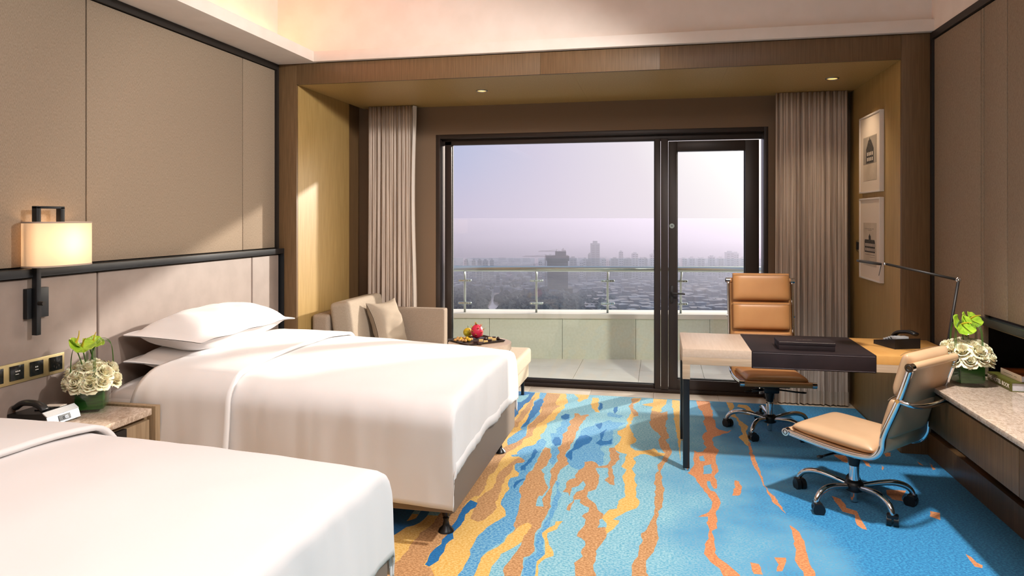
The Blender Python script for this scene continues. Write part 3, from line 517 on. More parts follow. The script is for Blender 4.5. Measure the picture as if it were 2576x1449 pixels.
def make_bed(dy,lab):
    t=thing('bed',lab[0],'bed',(-1.93,3.91+dy,0))
    def L(o): o.location=(1.93,-3.91,0); return o
    L(bx('bed_base','bed_leather',BX0,BX1,BY0+.0,BY1,.15,.37,t,bev=.008,seg=3))
    L(bx('mattress','sheet',BX0,BX1-.01,BY0+.01,BY1-.01,.37,.595,t,bev=.06,seg=5))
    for x in (-1.03,-2.75):
        for y in (BY0+.13,BY1-.10):
            bm=B(); lathe(bm,[(.026,.152),(.026,.13),(.019,.085),(.012,.08),(.017,.074),(.013,.06),(.018,.035),(.036,.018),(.040,.008),(.036,0.007)],20,(x,y,0)); L(obj('leg',bm,'foot',t,auto=50))
    bm=B()
    def top(u,v):   # fitted sheet near the pillows, domed
        x=BX0+.02+u*.75; y=BY0+v*(BY1-BY0); s=abs(2*v-1)
        return Vector((x,y,.60+.055*(1-s**4)-.10*max(0,s-.94)/.06))
    grid(bm,top,16,40); L(solid(obj('fitted_sheet',bm,'sheet',t,smooth=True),.02))
    d=obj('duvet',drape_bm(-2.14,BX1-.018,.315,.43,.35,off=.012,seed=dy),'linen',None,smooth=True); d.location=(0,dy,0)
    tag(d,lab[1],'duvet'); solid(d,.012,1)
    for sn_,nu_,nv_ in (('near',70,2),('foot',2,90)): solid(obj('hem',drape_bm(-2.14,BX1-.018,.315,.43,.35,off=.012,seed=dy,strip=sn_,nu=nu_,nv=nv_),'linen',d,smooth=True),.0128,1)
    # hem bands stitched round the lower edge
    f=obj('turned_back_fold',drape_bm(-2.56,-2.10,0,.36,.30,off=.032,nu=26,nv=80,seed=dy+3,flare=.10,wr=.006,skew=-.25),'linen',d,smooth=True); solid(f,.02,1)
    return t,d
bed1=make_bed(0,('twin bed beside the window with brown leather base','white duvet on the bed nearer the window, folded back at the pillows'))
bed2=make_bed(-2.25,('twin bed in the front left corner, mostly hidden by its duvet','white duvet on the front bed at the lower left'))
def bed_pillow(x,y,z,tilt,lab,seed,L=1.0,Wd=.50,T=.20,rz=0.0):
    o=obj('pillow',pillow_bm(L,Wd,T,.045,seed=seed,wr=.007),'linen',None,smooth=True); o.location=(x,y,z); o.rotation_euler=(R(0),0,PI/2+rz); 
    o.rotation_euler=(Matrix.Rotation(rz,3,'Z')@Matrix.Rotation(tilt,3,'Y')@Matrix.Rotation(PI/2,3,'Z')).to_euler(); tag(o,lab,'pillow','pillows on the bed nearer the window'); subsurf(o)
    return o
bed_pillow(-2.64,3.84,.750,R(3),'plump white pillow, the lower of the two stacked',1,T=.17)
bed_pillow(-2.64,3.84,.893,R(3),'plump white pillow, the upper of the two stacked',2,T=.23)
# ================================================================ NIGHTSTAND
ns=thing('nightstand','oak nightstand with shell marble top between the two beds','nightstand',(-2.70,2.76,0))
def N_(n,m,x0,x1,y0,y1,z0,z1,p=None,**k): 
    o=bx(n,m,x0+2.70,x1+2.70,y0-2.76,y1-2.76,z0,z1,p or ns,**k); return o
N_('marble_top','marble',XL+.05,-2.475,2.45,3.065,.568,.60,bev=.002)
N_('side_panel','oak_v',XL+.05,-2.47,3.085,3.12,0.0,.605,bev=.002); N_('side_panel','oak_v',XL+.05,-2.47,2.40,2.43,0.0,.605,bev=.002)
N_('carcass','oak_v',XL+.05,-2.52,2.43,3.085,.08,.562)
dd=N_('drawer','oak_v',-2.52,-2.485,2.455,3.06,.33,.545,bev=.002); N_('drawer_pull','black_trim',-2.50,-2.478,2.62,2.90,.505,.546,dd)
dd=N_('drawer','oak_v',-2.52,-2.485,2.455,3.06,.09,.32,bev=.002)
# ---- bedside phone with clock
ph=thing('clock_telephone','black and silver telephone with clock display on the nightstand','telephone',(-2.80,2.76,.60),R(0))
bm=B(); pr=[(-.115,0),(.095,0),(.112,.012),(.10,.045),(.075,.062),(-.115,.05)]
v=[[bm.verts.new((x,y,z)) for x,z in pr] for y in (-.085,.085)]
for k in range(len(pr)): bm.faces.new((v[0][k],v[0][(k+1)%6],v[1][(k+1)%6],v[1][k]))
bm.faces.new(v[0][::-1]); bm.faces.new(v[1]); obj('phone_body',bm,'plastic',ph)
bm=B(); poly(bm,[(.114,-.088,.010),(.114,.088,.010),(.102,.088,.047),(.102,-.088,.047)]); poly(bm,[(.102,-.088,.047),(.102,.088,.047),(.076,.088,.066),(.076,-.088,.066)]); o=solid(obj('speaker_front',bm,'silver',ph),.004,1)
bm=B(); poly(bm,[(.1155,-.030,.017),(.1155,.035,.017),(.1065,.035,.043),(.1065,-.030,.043)]); sc=solid(obj('clock_display',bm,'screen',ph),.0015,1)
mt=Matrix(((0,-.33,.944,.1175),(1,0,0,.006),(0,.944,.33,.030),(0,0,0,1))); text('clock_digits','02',.019,'digit',sc,mt)
bm=B(); tube(bm,smooth_path([(-.10,-.055,.075),(-.06,-.055,.098),(0,-.055,.100),(.04,-.055,.088),(.06,-.055,.07)],4),.018,10,flat=(1.2,.75)); obj('handset',bm,'plastic',ph,smooth=True)
for i in range(4):
    for j in range(3): bx('key','plastic',-.03+i*.017,-.017+i*.017,-.025+j*.014,-.014+j*.014,.055,.0615+i*.0012,ph,bev=.001)
bx('number_card','paper',-.04,.06,.03,.07,.0605,.0645,ph,rot=(0,-R(4),0))
bm=B(); tube(bm,[(-.13+.008*math.cos(t*1.9),-.03-t*.0035,.018+.008*math.sin(t*1.9)) for t in range(60)],.0028,6); obj('coiled_cord',bm,'plastic',ph,smooth=True)
# ================================================================ FLOWERS
def rose_mesh(seed):
    rnd=random.Random(seed); bm=B()
    for layer,(n,r,h,op,zz) in enumerate(((3,.006,.030,.0,.014),(3,.011,.034,.10,.010),(4,.017,.036,.26,.006),(5,.024,.036,.48,.0),(6,.030,.033,.85,-.004))):
        for k in range(n):
            a0=2*PI*k/n+layer*.7+rnd.uniform(-.15,.15); wd=(2*PI/n)*(.82 if n<5 else .72)
            def f(u,v,a0=a0,wd=wd,r=r,h=h,op=op,zz=zz):
                s=2*v-1; ang=a0+s*wd; rr=(r*.45+r*.55*math.sin(min(1,u*1.4)*PI/2))+op*.020*u**3+.004*op*math.cos(s*5)*u
                top=h*(1-.30*abs(s)**2.6*u); z=zz-.018+top*u-op*.016*u**4
                return Vector((math.cos(ang)*rr,math.sin(ang)*rr,z))
            grid(bm,f,5,6)
    me=bpy.data.meshes.new('rose'); bm.to_mesh(me); bm.free()
    for p in me.polygons: p.use_smooth=True
    me.materials.append(M['petal']); return me
ROSES=[rose_mesh(s) for s in (1,2,3)]
def spathe_bm(s=1.0):
    bm=B()
    def f(u,v):
        a=(v-.5)*2*PI*.94; r=s*(.052*(1+.22*math.cos(a)*-1)*(1-.38*max(0,math.cos(a*.5))**24*0)); 
        x=math.cos(a)*r*u*1.15+.012*s; y=math.sin(a)*r*u*(1.0); 
        if math.cos(a)<-.6: x*=1-.35*(abs(math.cos(a))-.6)/.4*u
        return Vector((x,y,s*(.016*u*u*(1+.6*math.sin(a*2))+.003*math.sin(a*9)*u)))
    grid(bm,f,7,28); return bm
def bouquet(loc,rz,lab,seed,anth,base=.085):
    rnd=random.Random(seed); t=thing('flower_arrangement',lab,'flowers',loc,rz); s=.070
    bm=B(); box(bm,-s,s,-s,s,0,.135,.004,2); obj('vase',bm,'vase_glass',t,auto=40)
    bm=B(); box(bm,-s+.007,s-.007,-s+.007,s-.007,.014,.128,.012,2); obj('leaf_lining',bm,'leaf',t,auto=40)
    pos=[(0,0,.222,0)]; 
    for n,rad,z,tl in ((6,.052,.214,.42),(9,.090,.190,.85),(11,.106,.150,1.2)):
        for k in range(n):
            a=2*PI*k/n+rad*30+rnd.uniform(-.12,.12); pos.append((math.cos(a)*rad,math.sin(a)*rad,z+rnd.uniform(-.008,.008),tl+rnd.uniform(-.15,.15)))
    for i,(x,y,z,tl) in enumerate(pos):
        a=math.atan2(y,x); q=(Matrix.Rotation(a,3,'Z')@Matrix.Rotation(tl,3,'Y')@Matrix.Rotation(rnd.uniform(0,6),3,'Z')).to_euler()
        o=bpy.data.objects.new('rose',ROSES[i%3]); COL.objects.link(o); o.parent=t; o.location=(x,y,z); o.rotation_euler=q; k=rnd.uniform(.95,1.15); o.scale=(k,k,k)
    bm=B(); lathe(bm,[(.05,.125),(.080,.135),(.074,.175),(.045,.202),(.001,.208)],18); obj('foliage_ball',bm,'leaf',t,smooth=True)
    for (x,y,z,yaw,pitch,roll,sc_) in anth:
        q=(Matrix.Rotation(yaw,3,'Z')@Matrix.Rotation(pitch,3,'Y')@Matrix.Rotation(roll,3,'X')).to_euler()
        a=obj('anthurium',spathe_bm(sc_),'spathe',t,smooth=True,loc=(x,y,z),rot=q); solid(a,.0012)
        bm=B(); tube(bm,smooth_path([(0,0,.0),(.004,0,.025),(.012,0,.048),(.024,0,.066)],4),.005,8,radii=[.0055*(1-.06*i) for i in range(13)]); obj('spadix',bm,'spadix',a,smooth=True)
        bm=B(); tube(bm,smooth_path([(x*.3,y*.3,.15),(x*.6,y*.6,(z+.15)/2),(x,y,z)],5),.0028,7); obj('stem',bm,'stem',t,smooth=True)
    for a,r,h in ((.5,.095,.32),(2.0,.08,.30),(3.6,.09,.31),(5.0,.09,.30)):
        for w_ in range(3):
            x0,y0=.02*math.cos(a+PI),.02*math.sin(a+PI); x1,y1=r*math.cos(a+w_*.05),r*math.sin(a+w_*.05)
            bm=B(); tube(bm,smooth_path([(x0,y0,.17),((x0*2+x1)/3,(y0*2+y1)/3,h+w_*.006),(x1*.9,y1*.9,h-.004+w_*.005),(x1*1.05,y1*1.05,.165)],7),.0012,5); obj('grass_loop',bm,'stem',t,smooth=True)
    return t
bouquet((-2.74,2.975,.60),R(30),'cream rose bouquet in a glass cube on the nightstand, green anthurium leaning left',5,[(-.03,-.055,.325,R(-60),R(28),0,1.1),(.0,.02,.315,R(60),R(-20),R(15),.95),(-.06,-.06,.335,R(200),R(-35),0,.6)])
bouquet((1.565,4.09,.68),R(10),'cream rose bouquet in a glass cube on the marble counter, green anthurium on top',9,[(-.035,-.02,.315,R(-80),R(58),R(0),1.15),(.03,.02,.335,R(-60),R(45),R(10),1.0)])
# ================================================================ WALL SCONCE
sx=-2.915
sn=thing('wall_sconce','wall lamp with cream drum shade on a dark bronze arm above the nightstand','lamp',(sx,2.83,1.15))
def S_(n,m,x0,x1,y0,y1,z0,z1,p=None,**k): return bx(n,m,x0-sx,x1-sx,y0-2.83,y1-2.83,z0-1.15,z1-1.15,p or sn,**k)
S_('back_plate','rail',-2.918,-2.893,2.757,2.877,1.073,1.215,bev=.002)
S_('arm','rail',-2.893,-2.865,2.782,2.806,.995,1.60,bev=.0015); S_('arm','rail',-2.893,-2.865,2.918,2.942,1.50,1.60,bev=.0015); S_('arm','rail',-2.893,-2.865,2.782,2.942,1.592,1.604,bev=.0015)
bm=B(); cyl(bm,(-2.852-sx,2.794-2.83,1.145-1.15),.010,.03,16,'x'); obj('switch_knob',bm,'black_trim',sn,auto=40)
bm=B()
def sh(u,v,ax=.095,ay=.19):
    a=2*PI*u; c=math.cos(a); s=math.sin(a); e=2/2.6
    return Vector((.045+ax*math.copysign(abs(c)**e,c),.076+ay*math.copysign(abs(s)**e,s),.165+v*.215))
grid(bm,lambda u,v:sh(u,v,.088,.172),64,3); bmesh.ops.remove_doubles(bm,verts=bm.verts,dist=.0005); shd=obj('lamp_shade',bm,'shade',sn,smooth=True)
for z0 in (0,.965):
    bm=B(); grid(bm,lambda u,v:sh(u,z0+v*.035,.0895,.1735),64,1); bmesh.ops.remove_doubles(bm,verts=bm.verts,dist=.0005); obj('shade_tape',bm,'shade_trim',shd,smooth=True)
bm=B(); bmesh.ops.create_uvsphere(bm,u_segments=16,v_segments=10,radius=.028); bmesh.ops.translate(bm,vec=(.045,.06,.28),verts=bm.verts); obj('bulb',bm,'bulb',sn,smooth=True)
light('sconce_glow','POINT',(-2.875,2.90,1.43),3,(1,.66,.40),shadow_soft_size=.05)
# ---- bedside switch panel
sp=thing('switch_panel','long champagne metal plate of black switches above the nightstand','switch panel',(XL+.045,2.62,.833))
bx('face_plate','gold_plate',0,.008,-.36,.362,-.05,.046,sp,bev=.001)
for i,(yy,txt) in enumerate(((-.26,None),(-.10,None),(-.01,'..'),(.095,'...'),(.20,'..'),(.31,None))):
    s_=bx('switch_rocker','switch',.008,.013,yy-.036,yy+.036,-.034,.034,sp,bev=.002)
    if i in (2,):
        bx('rocker_split','groove',.0125,.0135,yy+.012,yy+.013,-.034,.034,s_)
    if i==5:
        for a,b in ((-.012,.018),(.012,.018),(-.014,-.012),(.0,-.020),(.014,-.012)): bx('socket_slot','groove',.0128,.0136,yy+a-.002,yy+a+.002,b-.005,b+.005,s_)
    elif i in (2,3,4):
        for q in range(3 if i==3 else 2): bx('switch_marking','white_ink',.0128,.0134,yy-.010+q*.009,yy-.004+q*.009,.004,.010,s_)
        bx('switch_marking','white_ink',.0128,.0134,yy-.010,yy+.008,-.008,-.005,s_)
# ================================================================ CHAISE, CUSHION, SIDE TABLE
ch=thing('chaise_longue','grey beige fabric chaise longue with one arm along the window','chaise longue',(-1.93,5.68,0))
def H_(n,m,x0,x1,y0,y1,z0,z1,bev=.02,seg=4,**k): return bx(n,m,x0+1.93,x1+1.93,y0-5.68,y1-5.68,z0,z1,ch,bev=bev,seg=seg,**k)
H_('seat_base','seatcloth',-2.70,-1.12,5.30,6.05,.165,.298,.012)
H_('seat_cushion','seatcloth',-2.60,-1.085,5.27,5.985,.298,.430,.032,5)
H_('armrest','sofa',-2.75,-1.87,5.985,6.095,.165,.738,.018)
H_('backrest','sofa',-2.765,-2.62,5.26,6.09,.165,.762,.03)
bc=H_('back_cushion','cushion',-.10,.08,-.36,.34,-.22,.22,.045,5); bc.location=(-2.50+.0,0,.64); bc.rotation_euler=(0,R(-8),0); bc.data.transform(Matrix.Translation((-1.93,5.68,0))); bc.location=(-2.50+1.93,5.64-5.68,.648)
for x in (-1.17,-2.66):
    for y in (5.35,6.03): H_('leg','rail',x-.012,x+.012,y-.012,y+.012,.0,.166,.001,1)
cu=obj('cushion',pillow_bm(.42,.42,.17,0,seed=5,pinch=2.3,wr=.010),'cushion',None,smooth=True); subsurf(cu)
cu.rotation_euler=(Matrix.Rotation(R(-14),3,'Z')@Matrix.Rotation(R(70),3,'Y')).to_euler(); cu.location=(-2.29,5.70,.640); tag(cu,'small square linen throw cushion leaning on the chaise back cushion','cushion')
st=thing('side_table','round pale wood side table on dark metal legs beside the chaise','side table',(-1.285,4.98,0))
bm=B(); cyl(bm,(0,0,.618),.23,.044,56); obj('table_top',bm,'oak_top',st,auto=30)
bm=B(); cyl(bm,(0,0,.591),.222,.012,56); obj('rim_ring',bm,'rail',st,auto=30)
for a in (20,140,260): bm=B(); box(bm,.20*math.cos(R(a))-.017,.20*math.cos(R(a))+.017,.20*math.sin(R(a))-.008,.20*math.sin(R(a))+.008,0,.586,.001); obj('leg',bm,'rail',st)
def PX(u,v,z):   # floor-plan point under a traced outline, camera at the origin, 1.55 m up
    xc=(u-1288)/1773; a=R(11.85); t=(1.55-z)*1773/(v-547); return (t*(-math.sin(a)+xc*math.cos(a)),t*(math.cos(a)+xc*math.sin(a)))
def tray(name,c,lab,z=.640):
    cx=sum(p[0] for p in c)/4; cy=sum(p[1] for p in c)/4; t=thing(name,lab,'tray',(cx,cy,z)); q=[(p[0]-cx,p[1]-cy) for p in c]
    bm=B(); a=[bm.verts.new((x*.93,y*.93,.001)) for x,y in q]; b=[bm.verts.new((x,y,.014)) for x,y in q]; c2=[bm.verts.new((x*.95,y*.95,.014)) for x,y in q]; d=[bm.verts.new((x*.90,y*.90,.005)) for x,y in q]
    bm.faces.new(a[::-1]); bm.faces.new(d)
    for k in range(4):
        n=(k+1)%4
        for A_,B_ in ((a,b),(b,c2),(c2,d)): bm.faces.new((A_[k],A_[n],B_[n],B_[k]))
    obj('tray_dish',bm,'dark_tray',t); return t
Lc=Vector(PX(1124,854,.65));Tc=Vector(PX(1216.6,843.5,.65));Rc=Vector(PX(1271.8,856.6,.65));Bc=Lc+Rc-Tc
m1=Tc.lerp(Rc,.46); m2=Lc.lerp(Bc,.46)
tray('serving_tray',[Lc,Tc,Tc.lerp(Rc,.45),Lc.lerp(Bc,.45)],'dark tray of fruit on the round side table'); tray('serving_tray',[Tc.lerp(Rc,.48),Rc,Bc,Lc.lerp(Bc,.48)],'dark tray of small sweets on the round side table')
fz=.640+.006
def ball(name,p,r,m,lab,cat,group=None,sz=1,sub=2):
    bm=B(); bmesh.ops.create_icosphere(bm,subdivisions=sub,radius=r); 
    for v_ in bm.verts: v_.co.z*=sz
    o=obj(name,bm,m,None,smooth=True); o.location=(p[0],p[1],fz+r*sz); tag(o,lab,cat,group); return o
og=ball('orange',PX(1177,846,.65),.036,'orange_fruit','round yellow green orange beside the dragon fruit','fruit',None,.95,3)
bm=B(); tube(bm,[(0,0,.033),(.002,0,.046),(0,.002,.052)],.0022,6); obj('stem',bm,'stem',og)
p=PX(1200,850,.65); df_=ball('dragon_fruit',(p[0],p[1]),.046,'pitaya','pink dragon fruit with green scales on the fruit tray','fruit',None,1.15,3)
rnd=random.Random(4)
for k in range(16):
    a=k*2.4; zz=-.035+k*.0058; rr=math.sqrt(max(0,.046**2-(zz/1.15)**2)); bm=B(); p0=Vector((math.cos(a)*rr*.97,math.sin(a)*rr*.97,zz)); out=Vector((math.cos(a),math.sin(a),.9 if k>8 else .5)).normalized()
    tube(bm,[p0,p0+out*.012,p0+out*.022+Vector((0,0,.006))],.008,6,radii=[.010,.006,.001],flat=(1,.3)); obj('scale_leaf',bm,'pitaya_scale',df_,smooth=True)
Ls=[(1145,858),(1152,853),(1156,858.5),(1160,853),(1164,859),(1171,859.5),(1168,853.5),(1186,856),(1150,856)]
for i,(u_,v_) in enumerate(Ls): ball('longan',PX(u_,v_,.65),.0115,'longan','small round brown longan heaped on the fruit tray','fruit','longans on the fruit tray')
for i,(u_,v_) in enumerate(((1160,856.5),(1175,854),(1180,857))): ball('kumquat',PX(u_,v_+1,.65),.0145,'lemon','small yellow kumquat among the longans','fruit','kumquats on the fruit tray')
for i,(u_,v_,d_) in enumerate(((1197,862,1),(1208,865,1),(1210,858,0),(1222,861,0),(1221,855,1),(1232,858,1),(1233,852.5,0),(1243,855,0),(1242,851,1),(1253,853.5,1))):
    p=PX(u_,v_,.65)
    if i in (4,9): ball('chocolate',p,.012,'choc_dark','dark round chocolate on the sweets tray','chocolate','round chocolates'); continue
    bm=B(); box(bm,-.015,.015,-.009,.009,0,.017,.002); o=obj('petit_four',bm,'choc_dark' if d_ else 'choc_cream',None); o.location=(p[0],p[1],fz); o.rotation_euler=(0,0,R(10)); tag(o,'rectangular dark chocolate on the sweets tray' if d_ else 'small cream coloured cake on the sweets tray','sweet','dark petits fours' if d_ else 'cream petits fours')
# ================================================================ CURTAINS
def curtain(name,x0,x1,z0,z1,lab,seed,spread=.0,amp=.045,yc=6.20,folds=13,rlin=False):
    def f(u,v,off=0):
        z=z0+(z1-z0)*v; k=1-v
        ph=u*folds*2*PI+.8*math.sin(u*9+seed)+.5*noise.noise(Vector((u*6,seed,v*1.5)))
        x=x0+(x1-x0)*u+ (x1-x0)*.010*math.sin(ph*.5+seed)+spread*(u-.5)*k*k*(x1-x0)
        a=amp*(.62+.38*math.sin(u*17+seed*2))*(.55+.45*k)
        return Vector((x+.010*math.sin(2*ph),yc+a*math.sin(ph)+off-.012*math.sin(ph*2+1)+(.003*noise.noise(Vector((x*30,v*2,seed)))),z))
    bm=B(); grid(bm,f,folds*14,24); c=obj(name,bm,'curtain',None,smooth=True); tag(c,lab,'curtain'); solid(c,.002)
    h=(.11)/(z1-z0)
    bm=B(); grid(bm,lambda u,v:f(u,v*h)+Vector((0,-.0035,-.001)),folds*14,2); obj('hem',bm,'curtain_hem',c,smooth=True)
    return c
cL=curtain('curtain',-2.69,-2.24,.02,2.585,'gathered striped taupe curtain at the left of the window behind the chaise',1.3,.06,folds=11)
bm=B(); grid(bm,lambda u,v:Vector((-2.255+.05*u+.010*math.sin(v*7),6.185+.02*math.sin(u*9),.03+2.55*v)),8,20); obj('lining',bm,'lining',cL,smooth=True)
cR=curtain('curtain',.955,1.50,.015,2.585,'gathered striped taupe curtain at the right of the balcony door',4.1,.03,folds=12)
# ================================================================ PICTURES, SWITCH
def picture(z0,z1,lab,kind):
    t=thing('framed_print',lab,'picture',(1.548,5.666,(z0+z1)/2)); hh=(z1-z0)/2; w=.262
    for a in ((-w,w,-hh,-hh+.012),(-w,w,hh-.012,hh),(-w,-w+.012,-hh+.012,hh-.012),(w-.012,w,-hh+.012,hh-.012)): bx('frame_bar','white_frame',-.030,0,a[0],a[1],a[2],a[3],t,bev=.001)
    bx('mount','print_mat',-.022,-.002,-w+.01,w-.01,-hh+.01,hh-.01,t)
    pr=bx('print_sheet','print_paper',-.0232,-.0222,-.165 if kind else -.17,.165 if kind else .17,(-.20 if kind else -.20),(.12 if kind else .13),t)
    X=-.0236
    def q(m,y0,y1,z0_,z1_,d=0): bx('engraving',m,X-.0005-d,X+.0006,y0,y1,z0_,z1_,pr)
    def tri(m,pts):
        bm=B(); f=poly(bm,[(X-.001,y,z) for y,z in pts]); obj('engraving',bm,m,pr)
    # y grows away from the camera: draw mirrored so it reads from the room
    if kind==0:
        q('print_sky',-.165,.165,-.075,.125); q('ink_mid',-.11,.10,-.075,-.06,.0002)
        q('ink',-.10,.09,-.07,.035,.0003); tri('ink',[(-.10,.035),(.09,.035),(.05,.075),(-.06,.075)]); tri('ink',[(-.055,.075),(.05,.075),(.03,.10),(-.035,.10)]); tri('ink',[(-.02,.10),(.015,.10),(-.003,.135-.012)])
        for yy in (-.078,-.038,.002,.042):
            for z_ in (-.055,-.015): q('print_mat',yy,yy+.022,z_,z_+.026,.0006)
    else:
        for yy in (-.10,-.04,.02,.07): q('ink_mid',yy,yy+.045,.075,.0775)
        q('ink_mid',-.05,.05,.064,.066); q('ink',-.13,.13,-.10,-.025,.0002); tri('ink',[(-.135,-.025),(.135,-.025),(.12,-.005),(-.12,-.005)]); q('ink',-.025,.025,-.01,.022,.0003); tri('ink',[(-.02,.022),(.02,.022),(0,.04)])
        for k in range(8):
            for z_ in (-.09,-.055): q('print_mat',-.12+k*.031,-.106+k*.031,z_,z_+.022,.0006)
        q('ink_mid',-.12,.12,-.118,-.115); q('ink_mid',-.12,0,-.135,-.133)
    return t
picture(1.735,2.315,'upper of two white framed engravings, small tiered tower house',0)
picture(1.085,1.695,'lower of two white framed engravings, long arcaded building',1)
sw=thing('wall_switch','small black double switch on a bronze plate beside the lower picture','switch',(1.548,6.04,1.325))
bx('face_plate','gold_plate',-.008,0,-.058,.058,-.045,.045,sw,bev=.001); bx('switch_rocker','switch',-.012,-.008,-.045,-.003,-.03,.03,sw,bev=.001); bx('switch_rocker','switch',-.012,-.008,.003,.045,-.03,.03,sw,bev=.001)
for x,y in ((-1.425,5.589),(1.258,5.632)):
    t=thing('downlight','small round recessed downlight in the veneer soffit, '+('left of the window centre' if x<0 else 'above the right curtain side'),'downlight',(x,y,2.588))
    bm=B(); tube(bm,[(math.cos(2*PI*k/28)*.042,math.sin(2*PI*k/28)*.042,-.003) for k in range(28)],.006,8,closed=True); obj('rim',bm,'steel',t,smooth=True)
    bm=B(); cyl(bm,(0,0,-.0005),.036,.002,24); obj('lens',bm,'dl_bulb',t)
    light('downlight_beam','SPOT',(x,y,2.57),16,(1,.80,.58),(x,y,0),spot_size=R(110),spot_blend=.8,shadow_soft_size=.03)
# ================================================================ DESK
dk=thing('writing_desk','desk with pale oak end, dark leather centre and honey veneer end','desk',(.85,4.735,0))
def D_(n,m,x0,x1,y0,y1,z0,z1,p=None,**k): return bx(n,m,x0-.85,x1-.85,y0-4.735,y1-4.735,z0,z1,p or dk,**k)
D_('oak_top_section','oak_top',.135,.537,4.42,5.044,.70,.75,bev=.001); D_('apron','oak',.135,.537,4.42,4.46,.655,.70,bev=.0005); D_('apron','oak',.135,.537,5.00,5.044,.655,.70)
D_('side_rail','oak',.135,.175,4.46,5.02,.655,.70)
lf=D_('leather_section','dleather',.538,1.225,4.418,5.044,.648,.753,bev=.004)
for z in (.742,.655):
    bm=B(); tube(bm,[(.545-.85,4.4165-4.735,z),(1.218-.85,4.4165-4.735,z)],.0009,5); obj('stitching',bm,mat('grey_thread','#7a7072',rough=.8),lf)
D_('honey_top_section','tan_top',1.226,1.70,4.42,5.044,.70,.75,bev=.001); D_('apron','oak',1.226,1.70,4.42,4.46,.655,.70)
for y in (4.42,4.999):
    D_('leg_sleeve','oak',.135,.18,y,y+.045,.565,.656,bev=.0008); D_('leg','foot',.138,.177,y+.003,y+.042,.02,.565,bev=.0015); 
    bm=B(); cyl(bm,(.158-.85,y+.022-4.735,.012),.012,.022,14); obj('glide',bm,'chrome',dk,auto=40)
bxh=thing('leather_box','flat dark leather box lying on the leather part of the desk','box',(.86,4.57,.753))
bx('box_body','dleather',-.158,.158,-.085,.085,0.001,.030,bxh,bev=.002); bx('box_lid','dleather',-.160,.160,-.087,.087,.0315,.050,bxh,bev=.002); 
bm=B(); tube(bm,[(-.157,-.0875,.0485),(.157,-.0875,.0485)],.0009,5); obj('lid_piping',bm,'bed_leather',bxh)
bm=B()
for i in range(9): box(bm,-.044+i*.010,-.038+i*.010,-.004,.003+.003*(i%3==1),.0500,.0504)
obj('embossed_lettering',bm,'bed_leather',bxh)
D_('wall_bracket','rail',1.60,1.68,4.95,5.044,.60,.70)
# desk telephone
tp=thing('desk_telephone','black desk telephone with coiled cord on the honey veneer desk end','telephone',(1.44,4.78,.75),R(200))
bm=B(); pr=[(-.10,0),(.10,0),(.10,.062),(-.10,.026)]; v=[[bm.verts.new((x,y,z)) for y,z in pr] for x in (-.085,.085)]
for k in range(4): bm.faces.new((v[0][k],v[0][(k+1)%4],v[1][(k+1)%4],v[1][k]))
bm.faces.new(v[0][::-1]); bm.faces.new(v[1]); obj('phone_body',bm,'plastic',tp)
bm=B(); tube(bm,smooth_path([(-.055,-.10,.045),(-.055,-.06,.075),(-.055,.04,.094),(-.055,.10,.088)],4),.017,10,flat=(1.25,.7)); obj('handset',bm,'plastic',tp,smooth=True)
for i in range(4):
    for j in range(3): bx('key','silver',-.01+j*.022,.004+j*.022,-.06+i*.022,-.045+i*.022,.033+i*.008,.043+i*.008,tp,bev=.001)
bx('display','silver',-.015,.07,.05,.09,.055,.073,tp,bev=.002)
bm=B(); P_=[]
for i in range(230):
    s_=i/229; c=Vector((-.07-.135*math.sin(s_*PI*.93),-.085-.03*math.sin(s_*PI*2),.012)); P_.append(c+Vector((0,.0065*math.cos(i*1.35),.0065*math.sin(i*1.35))))
tube(bm,P_,.0022,5); obj('coiled_cord',bm,'plastic',tp,smooth=True)
